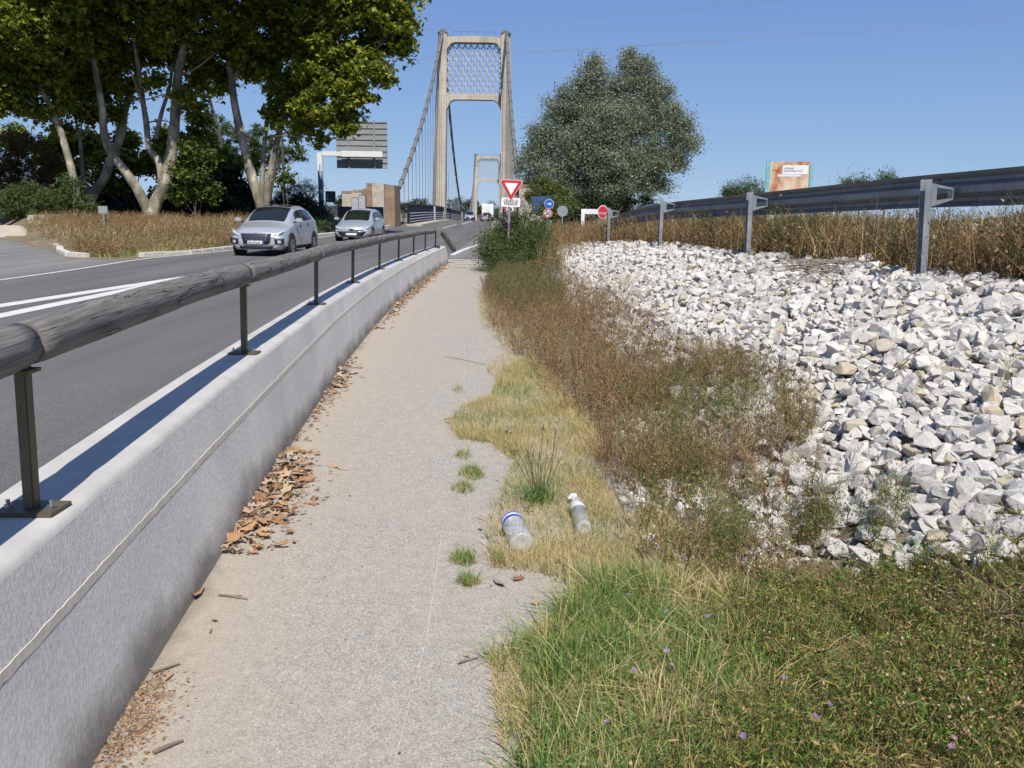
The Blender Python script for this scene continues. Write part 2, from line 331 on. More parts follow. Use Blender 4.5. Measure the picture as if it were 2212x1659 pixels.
mat['grass_green'] = M_leaf('fresh green blades', [(.08,.18,.04),(.13,.25,.055),(.20,.31,.07)], .5, .3, .3)
mat['weed_brown'] = M_leaf('dry brown weeds', [(.13,.07,.035),(.21,.125,.06),(.30,.195,.10),(.40,.30,.17),(.16,.14,.05)], .85, .2, .1)
mat['weed_green'] = M_leaf('olive weeds', [(.07,.095,.035),(.11,.13,.05),(.16,.165,.07),(.20,.16,.08)], .7, .25, .2)
mat['herb'] = M_leaf('low green herb leaves', [(.08,.16,.03),(.14,.24,.04),(.22,.30,.06),(.31,.28,.08),(.26,.18,.07),(.50,.38,.17)], .6, .3, .25)
mat['seedhead'] = M_leaf('dry seed heads', [(.24,.14,.06),(.34,.21,.10),(.46,.33,.18),(.66,.55,.38)], .8, .2, .1)
mat['violet'] = M_leaf('violet petals', [(.42,.26,.55),(.55,.38,.68),(.36,.20,.50)], .6, .3, .1)
mat['yellow_fl'] = M_leaf('yellow petals', [(.75,.55,.03),(.8,.62,.05)], .6, .2, .1)
mat['litter'] = M_leaf('dry plane leaves', [(.17,.09,.05),(.28,.16,.085),(.38,.25,.15),(.46,.35,.24),(.27,.23,.19),(.38,.34,.30)], .8, .15, .15)
def M_litter_obj():
    m, nt, bs = new_mat('single dry leaf'); bs.inputs['Roughness'].default_value=.8
    oi = N(nt,'ShaderNodeObjectInfo'); c = ramp(nt, oi.outputs['Random'], [(0,(.20,.10,.05)),(.2,(.34,.18,.09)),(.4,(.42,.27,.15)),(.6,(.48,.36,.24)),(.8,(.27,.23,.19)),(1,(.44,.39,.34))])
    c = mix(nt, c, ramp(nt, noise(nt, 60, 4), [(.3,(.7,.7,.7)),(.7,(1.15,1.15,1.15))]), 1., 'MULTIPLY')
    nt.links.new(c, bs.inputs['Base Color']); return m
mat['leaf_obj'] = M_litter_obj()
mat['twig'] = M('dry twigs', (.16,.11,.075), (.24,.19,.15), 20, .9); mat['twig_grey'] = M('grey dead stalks', (.27,.235,.19), (.17,.145,.11), 20, .9)
mat['white'] = M('white sign sheeting', (.76,.76,.76), (.70,.70,.70), 3, .45); mat['red'] = M('red sign sheeting', (.52,.025,.035), (.46,.02,.03), 3, .4)
mat['blue'] = M('blue sign sheeting', (.02,.11,.50), (.02,.09,.42), 3, .4); mat['black'] = M('black print', (.02,.02,.02), rough=.5)
mat['dkblue'] = M('faded dark blue sign', (.03,.07,.17), (.05,.10,.22), 4, .5)
mat['signback'] = M('grey sign back', (.27,.285,.29), (.22,.235,.24), 1.5, .5); mat['darkpanel'] = M('dark sign back', (.06,.07,.085), (.045,.055,.07), 3, .5)
mat['white_steel'] = M('white painted gantry', (.70,.70,.69), (.62,.62,.61), 2, .5); mat['blue_grey'] = M('blue grey gantry paint', (.15,.19,.27), (.12,.155,.22), 2, .5)
mat['teal'] = M('turquoise painted steel', (.20,.46,.50), (.14,.36,.40), 3, .6)
def M_rust():
    m, nt, bs = new_mat('rusting cream panel'); bs.inputs['Roughness'].default_value=.8
    c = ramp(nt, noise(nt, 1.3, 6, .6, stretch=(1,1,.6)), [(.40,(.62,.52,.42)),(.52,(.52,.33,.21)),(.62,(.34,.13,.06))]); nt.links.new(c, bs.inputs['Base Color']); return m
mat['rust'] = M_rust()
mat['silver'] = M('metallic silver paint', (.50,.52,.56), (.47,.49,.53), 1, .28, .45); mat['silver2'] = M('metallic blue silver paint', (.45,.49,.53), (.42,.46,.50), 1, .3, .45)
mat['car_white'] = M('white car paint', (.72,.72,.72), rough=.3); mat['car_dark'] = M('dark car paint', (.03,.035,.045), rough=.25); mat['car_blue'] = M('blue car paint', (.03,.06,.14), rough=.3)
for k in ('silver','silver2','car_white','car_dark','car_blue'):
    mat[k].node_tree.nodes['Principled BSDF'].inputs['Coat Weight'].default_value = .6; mat[k].node_tree.nodes['Principled BSDF'].inputs['Coat Roughness'].default_value=.05
mat['carglass'] = M('dark car glass', (.012,.016,.016), rough=.04); mat['tyre'] = M('tyre rubber', (.018,.018,.018), rough=.9)
mat['rim'] = M('alloy rim', (.5,.5,.52), rough=.3, metal=.8); mat['blackplastic'] = M('black plastic', (.018,.018,.02), rough=.5)
mat['lamp'] = M('headlamp glass', (.62,.64,.68), (.45,.47,.50), 15, .08, .3); mat['chrome'] = M('chrome', (.6,.6,.62), rough=.15, metal=1)
mat['taillight'] = M('red tail light', (.35,.01,.01), rough=.2)
m_, nt_, bs_ = new_mat('clear plastic'); bs_.inputs['Base Color'].default_value=(.72,.76,.80,1); bs_.inputs['Roughness'].default_value=.08; bs_.inputs['Coat Weight'].default_value=1
tp_=N(nt_,'ShaderNodeBsdfTransparent'); mx_=N(nt_,'ShaderNodeMixShader'); mx_.inputs[0].default_value=.33; nt_.links.new(tp_.outputs[0],mx_.inputs[1]); nt_.links.new(bs_.outputs[0],mx_.inputs[2]); nt_.links.new(mx_.outputs[0],nt_.nodes['Material Output'].inputs[0]); mat['clear']=m_; mat['label_white'] = M('white bottle label', (.72,.73,.74), (.62,.63,.66), 20, .5); mat['label_blue'] = M('blue bottle label', (.03,.07,.5), rough=.35)
mat['cap'] = M('white cap', (.7,.7,.72), rough=.4)
mat['water'] = M('river water', (.05,.08,.07), (.04,.07,.06), .05, .12)
mat['orange'] = M('orange stained concrete', (.48,.45,.38), (.46,.38,.27), 2, .9)
# ------------------------------------------------------------------ terrain
wallX = lerpf([-3,1.5,2.3,2.8,3.9,6,8.6,11,13,15.5,18.4,22,25.8],[-.75,-1.15,-1.225,-1.275,-1.375,-1.55,-1.75,-1.88,-1.96,-2.02,-2.05,-2.03,-1.96])
wallT = lerpf([0,4.5,26],[.72,.715,.53])
toe = lerpf([0,3,5,10,15,20,30,40],[1.75,1.6,1.4,1.3,1.1,.6,.3,.5])
gX = lerpf([-5,0,8,12,16.2,20.5,26,40],[5.4,4.8,3.80,3.25,2.74,2.24,1.6,1.2]); gZ = lerpf([0,8,12,16.2,20.5,25,32,40],[1.12,1.06,1.01,.96,.83,.6,.35,.2])
kerbX = lerpf([-5,4.2,5.3,7.5,9.5,13.5,22,30],[.62,.62,.60,.36,.12,-.2,-.5,-.7])
roadZ = lerpf([-50,75,90,107,130,150,175,200,230,260,290,325,400,600],[0,.02,.02,-.04,-.22,-.5,-.82,-1.22,-2.0,-3.0,-4.2,-5.8,-8,-8])
cX = lerpf([-10,13,20,27.5,40,60,97,130,325,600],[-9,-7.9,-7.3,-6.6,-6.15,-5.85,-5.75,-5.95,-9.7,-15])     # road centre line
leftE = lerpf([-10,17.5,21,25.5,31,46,77,130,325,600],[-11,-10.9,-10.9,-11.2,-10.35,-10.3,-10.1,-9.7,-13.4,-19])
def terr(X, Y):
    X = np.asarray(X, float); Y = np.asarray(Y, float)
    tx, gx, gz = toe(Y), gX(Y), gZ(Y)
    t = np.clip((X-tx)/(gx-tx), 0, 1); z = gz*np.power(t, .85)
    z = z + np.clip((X-9.2)/3,0,1)*.85*np.clip((Y-6)/6,0,1)*np.clip((60-Y)/20,0,1)
    isl = np.clip((leftE(Y)-X-.2)/3., 0, 1)*np.clip((Y-26)/6, 0, 1)
    isl = isl*np.where(Y>50,1.,np.clip((X+12.9+(Y-26.1)*.69)/.6,0,1))
    z = z + isl*(.30+.5*np.clip((Y-30)/15,0,1))*np.clip((X+26+.2*Y)/4+3,0,1)
    z = z + .02*np.sin(X*3.1+Y*1.3)*np.sin(Y*2.2-X)*(t>0)
    far = np.clip((Y-88)/12,0,1); z = z*(1-far) + far*(-9.)
    far2 = np.clip((Y-318)/14,0,1); z = z*(1-far2)+far2*(-6.6)
    return z-.006
gxs = np.unique(np.concatenate([np.linspace(-900,-60,12), np.linspace(-60,-12,40), np.linspace(-12,-1,20), np.linspace(-1,7,70), np.linspace(7,16,25), np.linspace(16,60,12), np.linspace(60,900,12)]))
gys = np.unique(np.concatenate([np.linspace(-60,1,8), np.linspace(1,32,125), np.linspace(32,60,30), np.linspace(60,110,40), np.linspace(110,340,40), np.linspace(340,2500,14)]))
GX, GY = np.meshgrid(gxs, gys); GZ = terr(GX, GY)
rd = (GX > leftE(GY)-.05) & (GX < kerbX(GY)+.1) & (GY < 88); GZ = np.where(rd, -.03, GZ)
sr = (GX <= leftE(GY)) & (GY < 26); GZ = np.where(sr, -.03, GZ)
nx = len(gxs); idx = np.arange(GX.size).reshape(GX.shape)
F = np.stack([idx[:-1,:-1], idx[:-1,1:], idx[1:,1:], idx[1:,:-1]], -1).reshape(-1,4)
tag(obj('ground', mesh_np('ground', np.stack([GX.ravel(),GY.ravel(),GZ.ravel()],1), F, True), mat['ground']), 'dry brown soil of the verge and bank', kind='structure')
def ribbon(name, m, xl, xr, ys, zf, n=1, kind='structure', label=None, parent=None, uv=True):
    V = []; F = []; UV = []
    for i, y in enumerate(ys):
        for k in range(n+1):
            x = xl(y)+(xr(y)-xl(y))*k/n; V.append((x, y, zf(x,y))); UV.append((k/n, y))
    for i in range(len(ys)-1):
        for k in range(n): a = i*(n+1)+k; F.append((a,a+1,a+n+2,a+n+1))
    me = mesh_py(name, V, F); ul = me.uv_layers.new(name='uv')
    for l in me.loops: ul.data[l.index].uv = UV[l.vertex_index]
    o = obj(name, me, m, parent)
    if kind: o['kind'] = kind
    if label: o['label'] = label
    return o
ys_near = list(np.arange(-6, 30, .5)); ys_far = list(np.arange(30, 92, 2.))
roadR = lambda y: (wallX(y)-.345) if y < 25.6 else float(np.interp(y,[25.6,27,60,92],[-2.26,-2.2,-2.25,-2.25]))
ribbon('road', mat['asphalt'], lambda y: leftE(y), roadR, ys_near+ys_far, lambda x,y: float(roadZ(y)), 6, label='dark grey asphalt main road leading onto the bridge')
ribbon('side_road', mat['asphalt_light'], lambda y: -60., lambda y: float(leftE(min(y,25.4)))-.002, list(np.arange(-6,25.6,1.)), lambda x,y: 0., 4, label='pale worn asphalt of the side road on the left')
# side road arm going away to the left
V = [(-60,25.,0),(-12.,25.,0),(-13.2,25.4,0),(-14.6,27.5,0),(-18.9,34.9,0),(-26,48,.0),(-60,48,0)]
tag(obj('side_road_arm', mesh_py('side_road_arm', [(x,y,z+.18*(y>26)*0+ .0) for x,y,z in V], [(0,1,2,3,4,5,6)]), mat['asphalt_light']), kind='structure')
ribbon('cycle_path', mat['path'], lambda y: float(wallX(min(y,25.6))) -.004 if y < 25.8 else -2.2, lambda y: float(kerbX(y)), list(np.arange(-6,28.1,.4)), lambda x,y: 0.004, 8, label='sandy beige footpath between the concrete wall and the grass')
ribbon('crossing_apron', mat['asphalt_light'], lambda y: -2.2, lambda y: .6, list(np.arange(28,60,2.)), lambda x,y: 0.004+float(roadZ(y)), 2, label='pale asphalt where the path meets the road')
ribbon('slip_road', mat['asphalt'], lambda y: float(gX(y))+2.2, lambda y: float(gX(y))+6.0, list(np.arange(-6,60,2.)), lambda x,y: float(terr(x,y))+.05, 4, label='slip road behind the crash barrier')
ke = empty('path_kerb'); tag(ke, 'low concrete edging strip between the path and the stony verge', 'kerb')
yk = -2.
while yk < 26:
    a, b = yk+.01, yk+.99
    m_ = MB()
    V = [(float(kerbX(a)),a,-.1),(float(kerbX(a))+.09,a,-.1),(float(kerbX(b))+.09,b,-.1),(float(kerbX(b)),b,-.1)]
    m_.add(V+[(x,y,.018) for x,y,z in V], [(3,2,1,0),(4,5,6,7),(0,1,5,4),(1,2,6,5),(2,3,7,6),(3,0,4,7)])
    m_.build('kerb_stone', mat['kerb_strip'], ke, bevel=.008); yk += 1.
# painted lines
def line_strip(name, pts, wd, z=.004, m=None, label=None):
    P = [Vector((p[0],p[1],0)) for p in pts]; V = []; F = []
    for i, p in enumerate(P):
        t = (P[min(i+1,len(P)-1)]-P[max(i-1,0)]).normalized(); n = Vector((-t.y,t.x,0))*wd/2
        zz = float(roadZ(p.y))+z
        V += [(p.x-n.x,p.y-n.y,zz),(p.x+n.x,p.y+n.y,zz)]
    F = [(2*i,2*i+1,2*i+3,2*i+2) for i in range(len(P)-1)]
    return tag(obj(name, mesh_py(name, V, F), m or mat['road_paint']), label, kind='structure')
Ys = np.arange(19.6, 88, 2.)
line_strip('centre_line', [(float(cX(y)), y) for y in Ys], .15, label='solid white centre line')
line_strip('edge_line', [(float(leftE(y))+.18, y) for y in np.arange(14,70,1.5)], .12, label='thin white edge line along the far kerb')
line_strip('splitter_line', [(-7.34,19.6),(-8.07,13.4),(-9.4,2.5),(-9.9,-3)], .32, label='left white line of the splitter wedge')
line_strip('splitter_line', [(-7.30,19.6),(-7.36,12.2),(-7.5,2),(-7.6,-4)], .30, label='right white line of the splitter wedge')
tag(obj('splitter_fill', mesh_py('splitter_fill',[(-7.32,19.3,.006),(-8.0,13.4,.006),(-8.6,8.5,.006),(-7.42,8.5,.006),(-7.38,12.2,.006)],[(0,1,2,3,4)]), M_paint('nearly worn off paint',(.125,.123,.12),.34)),'worn grey paint between the splitter lines',kind='structure')
line_strip('cycle_lane_line', [(-2.15,30.0),(-2.05,33),(-1.8,37),(-1.5,40)], .2, .010, label='short curved white line where the path joins the road')
for a,b in ((-1.95,-1.55),(-1.35,-.95),(-.8,-.4)):
    line_strip('give_way_dash', [(a,27.4),(b,27.45)], .22, .010, label='short white dash across the end of the path')
for a,b,y in ((-1.7,-1.1,25.4),(-1.8,-1.3,24.0)): line_strip('faded_path_mark', [(a,y),(b,y+.05)], .12, .009, mat['path_paint'], 'faded white mark on the path')
# faint scratch line along the path
line_strip('path_chalk_line', [(-.33,2.2),(-.31,3),(-.34,4),(-.30,5.2),(-.36,6.4),(-.42,8.2),(-.6,11)], .003, .0085, mat['path_paint'], 'thin faint pale line running along the path')
tag(obj('river', mesh_py('river',[(-900,96,-8),(900,96,-8),(900,326,-8),(-900,326,-8)],[(0,1,2,3)]), mat['water']), 'river under the bridge', kind='structure')
# ------------------------------------------------------------------ island kerb
def kerbrun(name, label, pts, h=.13, wd=.22, seg=1., skip=()):
    e = empty(name); tag(e, label, 'kerb'); L = []
    P = [Vector((x,y,0)) for x,y in pts]; k = 0
    for a,b in zip(P[:-1],P[1:]):
        n = max(1,int(round((b-a).length/seg)))
        for i in range(n):
            p = a.lerp(b,(i+.5)/n); k += 1
            if k in skip: continue
            l = (b-a).length/n-.02; mb = MB().box((p.x,p.y,h/2-.03+random.uniform(-.008,.008)), (l,wd,h+.06), math.atan2(b.y-a.y,b.x-a.x)+random.uniform(-.01,.01))
            mb.build('kerb_stone', mat['kerb'], e, bevel=.02)
    return e
kerbrun('traffic_island_kerb', 'white kerb stones curving round the dry grass corner at the side road', [(-19.2,35.2),(-16.6,31.6),(-14.9,28.4),(-13.7,26.6),(-12.9,26.1)], .12)
kerbrun('roadside_kerb', 'white kerb stones along the dry grass behind the leading silver car', [(-11.55,26.7),(-10.75,28.5),(-10.5,31),(-10.45,38)], .13)
kerbrun('roadside_kerb', 'cream kerb beside the second silver car', [(-10.9,43.5),(-10.45,45),(-10.4,56),(-10.35,74)], .16, .3, 2.)
# ------------------------------------------------------------------ low concrete wall
wl = empty('low_concrete_wall', (-1.3,0,0)); tag(wl, 'long low pale concrete wall with rounded top between the road and the path', 'wall')
wy = np.concatenate([np.arange(-1.5,25.4,.3),[25.4,25.75]])
def wprof(y):
    T = float(wallT(y)); 
    if y > 25.5: T -= .12
    return [(-.385,-.05),(-.372,T-.03),(-.362,T-.006),(-.352,T)], [(-.352,T),(-.105,T+.001),(-.086,T-.003),(-.073,T-.012),(-.067,T-.026)], [(-.067,T-.026),(-.042,.50),(-.042,.4955)], [(-.040,.4675),(-.012,.2),(.014,-.05)]
def sweep(name, which, m, end=False):
    V=[];F=[];
    for i,y in enumerate(wy):
        pr = wprof(y)[which]; k=len(pr)
        fx = float(wallX(y))
        for (x,z) in pr: V.append((fx+x+1.3, y, z))
    for i in range(len(wy)-1):
        for j in range(k-1): a=i*k+j; F.append((a,a+k,a+k+1,a+1))
    me = mesh_py(name,V,F,which==1); return obj(name, me, m, wl)
sweep('road_side_face',0,mat['wall_top']); sweep('rounded_top',1,mat['wall_top']); sweep('upper_face',2,mat['wall_face']); sweep('lower_face',3,mat['wall_face'])
# raised ragged mortar line
V=[];F=[]; yy=np.arange(-1.5,25.6,.035)
n1=np.cumsum(rng.normal(0,.0022,len(yy))); n1-=np.convolve(n1,np.ones(25)/25,'same'); n2=np.cumsum(rng.normal(0,.0025,len(yy))); n2-=np.convolve(n2,np.ones(25)/25,'same')
for i,y in enumerate(yy):
    x=float(wallX(y))+1.3-.0385; a=.503; b=.467
    if y>25.2: a-=0
    a+=rng.normal(0,.0013); b+=rng.normal(0,.0013); V += [(x-.012,y,a),(x-.0015,y,a-.002),(x-.0005,y,b+.002),(x-.012,y,b)]
for i in range(len(yy)-1):
    for j in range(3): q=i*4+j; F.append((q,q+4,q+5,q+1))
obj('mortar_line', mesh_py('mortar_line',V,F), mat['mortar'], wl)
ex=float(wallX(25.75))+1.3; pr=[q for s in wprof(25.7) for q in s]
obj('wall_end', mesh_py('wall_end',[(ex+x,25.75,z) for x,z in pr],[tuple(range(len(pr)))]), mat['wall_top'], wl)
# ------------------------------------------------------------------ wooden crash rail on the wall
rl = empty('timber_crash_rail', (-1.5,0,0)); tag(rl, 'weathered grey round log guard rail on steel posts standing on the concrete wall', 'guard rail')
posts_y = [-.4, 2.42, 5.28, 8.3, 11.05, 13.9, 16.6, 19.2, 21.6, 24.0]
def rail_pt(y, off=0.):
    x = float(wallX(y))-.170; T=float(wallT(y)); return Vector((x+1.5, y, T+.505-.002*y+off))
def log_mesh(pts, rad, n=22, seed=0, cut=True):
    rg = np.random.default_rng(seed); P=[Vector(p) for p in pts]
    # resample
    S=[];steps=10
    for a,b in zip(P[:-1],P[1:]):
        for k in range(steps): S.append(a.lerp(b,k/steps))
    S.append(P[-1]); V=[];UV=[];Lg=0
    ph=rg.uniform(0,6.28,6); off=rg.uniform(0,50)
    for i,p in enumerate(S):
        if i: Lg+=(S[i]-S[i-1]).length
        t=(S[min(i+1,len(S)-1)]-S[max(i-1,0)]).normalized(); a=(Vector((0,0,1))-t*t.z).normalized(); b=t.cross(a)
        wob = 1+.02*math.sin(Lg*2.3+ph[0])+.015*math.sin(Lg*5.1+ph[1])
        for k in range(n+1):
            q=2*math.pi*(k%n)/n; r=rad*wob*(1+.018*math.sin(2*q+ph[2]+Lg*.6)+.012*math.sin(3*q+ph[3])+.01*math.sin(Lg*9+q*2+ph[4]))
            for kn in range(3):
                kl=.4+kn*.85+ph[5]*.06; kq=ph[kn]; dq=min(abs(q-kq),6.283-abs(q-kq)); r+= .006*math.exp(-((Lg-kl)/.06)**2-(dq/.4)**2)
            if cut and i in (0,len(S)-1): r*=.93
            V.append(p+(a*math.cos(q)+b*math.sin(q))*r); UV.append((Lg*1.+off,k/n))
    F=[];m=n+1
    for i in range(len(S)-1):
        for k in range(n): F.append((i*m+k,i*m+k+1,(i+1)*m+k+1,(i+1)*m+k))
    nb=len(F); F+= [tuple(range(n))[::-1], tuple((len(S)-1)*m+k for k in range(n))]
    me=mesh_py('log',V,F); ul=me.uv_layers.new(name='uv')
    for l in me.loops: ul.data[l.index].uv=UV[l.vertex_index]
    me.materials.append(mat['log']); me.materials.append(mat['log_end'])
    for p in me.polygons:
        if p.index<nb: p.use_smooth=True
        else: p.material_index=1
    return me
for i,(a,b) in enumerate(zip(posts_y[:-1],posts_y[1:])):
    ysg=np.linspace(a+.012,b-.012,4); me=log_mesh([rail_pt(y)+Vector((0,0,(.006 if i%2 else -.006)*math.sin((y-a)/(b-a)*3.14))) for y in ysg], .068-.0004*i, seed=i+3)
    obj('log', me, None, rl)
pe=rail_pt(24.0)
obj('log', log_mesh([pe, pe+Vector((0,1.1,-.01))],.074,seed=40), None, rl)
obj('log', log_mesh([pe+Vector((.02,1.05,.01)), pe+Vector((.36,2.0,-.62))],.074,seed=41), None, rl)
obj('log', log_mesh([pe+Vector((.13,-.62,-.03)), pe+Vector((.02,1.0,.02))],.066,seed=42), None, rl)
for y in posts_y:
    T=float(wallT(y)); x=float(wallX(y))-.185+1.5
    p=empty('post',(x,y,T+.002)); p.parent=rl
    MB().box((0,0,.006),(.175,.12,.011)).build('base_plate',mat['olive'],p,bevel=.002)
    MB().box((.006,0,.225),(.034,.04,.43),ry=.03).build('upright',mat['olive'],p,bevel=.004)
    MB().box((.012,0,.424),(.07,.07,.010)).build('saddle',mat['olive'],p)
    for sx in (-.064,.064):
        MB().cyl((sx,-.012,.016),.013,.012,n=6).cyl((sx,-.012,.027),.006,.02,n=8).build('bolt',mat['bolt'],p)
# ------------------------------------------------------------------ steel crash barrier on the bank
gr = empty('crash_barrier', (0,0,0)); tag(gr, 'dark galvanised corrugated crash barrier with spacer brackets along the top of the stone bank', 'crash barrier')
bT = lerpf([-2,3,7,8.6,12,16.2,18.5,20.5,22.3,24,26],[2.22,2.12,2.03,2.0,1.905,1.80,1.70,1.55,1.25,.85,.4])
prof = [(0,-.155),(.02,-.155),(.082,-.105),(.082,-.07),(.0,-.028),(.0,.028),(.082,.07),(.082,.105),(.02,.155),(0,.155)]
bseg = [(-2,4.2),(4.2,8.35),(8.35,12.4),(12.4,16.6),(16.6,20.8),(20.8,25.6)]
for a,b in bseg:
    V=[];F=[];ys_=np.linspace(a,b+.12,14)
    for i,y in enumerate(ys_):
        x0=float(gX(y))+.225; zc=float(bT(y))-.158
        for u,z in prof: V.append((x0+u-(.006 if i>12 else 0),y,zc+z))
    k=len(prof)
    for i in range(len(ys_)-1):
        for j in range(k-1): q=i*k+j; F.append((q,q+k,q+k+1,q+1))
    o=obj('beam', mesh_py('beam',V,F), mat['beam'], gr); md=o.modifiers.new('thickness','SOLIDIFY'); md.thickness=.004
    for z in (-.1,.1):
        for dy in (.04,.16):
            y=a+dy; MB().cyl((float(gX(y))+.215+.08, y, float(bT(y))-.158+z-.0),.012,.025,'X',6).build('bolt',mat['cable_dark'],gr)
def make_gpost():
    e=empty('post'); e.parent=gr
    c=[(-.05,-.045),(0.01,-.045),(.01,.045),(-.05,.045),(-.05,.039),(.004,.039),(.004,-.039),(-.05,-.039)]
    mb=MB(); n=len(c)
    V=[(x,y,-.3) for x,y in c]+[(x,y,.90) for x,y in c]; mb.add(V,[tuple(range(n)),tuple(range(2*n-1,n-1,-1))]+[(k,n+k,n+(k+1)%n,(k+1)%n) for k in range(n)])
    mb.build('upright',mat['galv'],e)
    mb=MB(); 
    for q4 in ([(.012,.655),(.06,.70),(.06,.82),(.012,.865)],[(.012,.865),(.06,.825),(.215,.80),(.215,.815)],[(.012,.655),(.215,.71),(.215,.723),(.06,.70)]):
        mb.add([(x,-.045,z) for x,z in q4]+[(x,.045,z) for x,z in q4],[(0,1,2,3),(7,6,5,4),(0,4,5,1),(1,5,6,2),(2,6,7,3),(3,7,4,0)])
    mb.box((.22,0,.76),(.008,.075,.10))
    o=mb.build('spacer_bracket',mat['galv'],e); return e
gp=make_gpost(); first=True
for y in (4.0,8.0,12.0,16.2,20.5):
    e = gp if first else copytree(gp, gr); first=False
    e.location=(float(gX(y)),y,float(gZ(y))-.02+ (0 if y<20 else -.03)); e.rotation_euler=(0,-.055 if y<10 else random.uniform(-.02,.02),.1)
# ------------------------------------------------------------------ scatter engine
def rotm(n, tilt=math.pi, r=rng):
    a=r.uniform(0,2*np.pi,n); b=r.uniform(-tilt,tilt,n); c=r.uniform(-tilt,tilt,n)
    ca,sa,cb,sb,cc,sc_=np.cos(a),np.sin(a),np.cos(b),np.sin(b),np.cos(c),np.sin(c); O=np.zeros(n); I=np.ones(n)
    Rz=np.stack([np.stack([ca,-sa,O],-1),np.stack([sa,ca,O],-1),np.stack([O,O,I],-1)],1)
    Rx=np.stack([np.stack([I,O,O],-1),np.stack([O,cb,-sb],-1),np.stack([O,sb,cb],-1)],1)
    Ry=np.stack([np.stack([cc,O,sc_],-1),np.stack([O,I,O],-1),np.stack([-sc_,O,cc],-1)],1)
    return Rx@Ry@Rz
def inst(T, TF, pos, rot, scale):
    T=np.asarray(T,float); TF=np.asarray(TF,int); pos=np.asarray(pos,float); scale=np.asarray(scale,float)
    if scale.ndim==1: scale=scale[:,None]*np.ones(3)
    V=np.einsum('nij,nkj->nki',rot,T[None]*scale[:,None,:])+pos[:,None,:]
    F=TF[None]+(np.arange(len(pos))*len(T))[:,None,None]
    return V.reshape(-1,3),F.reshape(-1,TF.shape[1])
def cat(parts):
    V=[];F=[];b=0
    for v,f in parts: V.append(v);F.append(f+b);b+=len(v)
    return np.concatenate(V),np.concatenate(F)
LEAF3 = (np.array([(0,0,0),(.52,.28,-.06),(.2,.5,.02),(0,1,-.1),(-.2,.5,.02),(-.52,.28,-.06)])-[0,.4,0], [(0,1,2),(0,2,3),(0,3,4),(0,4,5)])
LEAF1 = (np.array([(0,-.5,0),(.24,0,.05),(0,.5,-.04),(-.24,0,.05)]), [(0,1,2),(0,2,3)])
LEAFN = (np.array([(0,-.5,0),(.10,0,.03),(0,.5,-.06),(-.10,0,.03)]), [(0,1,2),(0,2,3)])
def in_poly(P, poly):
    x,y=P[:,0],P[:,1]; c=np.zeros(len(P),bool); n=len(poly); j=n-1
    for i in range(n):
        xi,yi=poly[i];xj,yj=poly[j]
        c^=((yi>y)!=(yj>y))&(x<(xj-xi)*(y-yi)/(yj-yi+1e-12)+xi); j=i
    return c
def zone(px, n, z=0., world=False):
    poly=[tuple(p[:2]) for p in (px if world else [onz(a,b,z) for a,b in px])]
    A=np.array(poly); lo,hi=A.min(0),A.max(0); out=[]; tot=0
    while tot<n:
        P=rng.uniform(lo,hi,(n*2,2)); P=P[in_poly(P,poly)]; out.append(P); tot+=len(P)
    return np.concatenate(out)[:n]
def patchy(P, scale, lo, seed=0):
    """keep points by a smooth random field so cover is uneven"""
    r=np.random.default_rng(seed); f=np.zeros(len(P))
    for k in range(7):
        a=r.uniform(0,6.28); s=scale*r.uniform(.6,2.2); f+=np.sin((P[:,0]*math.cos(a)+P[:,1]*math.sin(a))*s+r.uniform(0,6.28))
    f=f/7*1.5+.5; return P[rng.uniform(0,1,len(P))<np.clip(f,lo,1)]
def blades(P, h, wdt, lean=.5, curl=.5, z=None, hv=.4, bias=(0,0)):
    n=len(P); Z=(terr(P[:,0],P[:,1])+.004 if z is None else np.full(n,z)) ; Z=np.maximum(Z,0) if z is None else Z
    H=h*rng.uniform(1-hv,1+hv,n)*(rng.uniform(0,1,n)**.3); a=rng.uniform(0,6.28,n); ln=np.minimum(np.abs(rng.normal(0,lean,n)),1.35); d=np.stack([np.cos(a)*ln+bias[0],np.sin(a)*ln+bias[1]],1)
    q=a+rng.uniform(-1,1,n)+1.57; wv=np.stack([np.cos(q),np.sin(q),np.zeros(n)],1)*(wdt*rng.uniform(.5,1.3,n))[:,None]/2
    B=np.stack([P[:,0],P[:,1],Z-.01],1)
    def at(t): return B+np.stack([d[:,0]*H*(t*.6+curl*t*t),d[:,1]*H*(t*.6+curl*t*t),H*(t-.35*curl*ln*t*t)],1)
    V=np.stack([B-wv,B+wv,at(.5)-wv*.75,at(.5)+wv*.75,at(1.)],1).reshape(-1,3)
    F=(np.array([(0,1,3),(0,3,2),(2,3,4)])[None]+(np.arange(n)*5)[:,None,None]).reshape(-1,3)
    return V,F
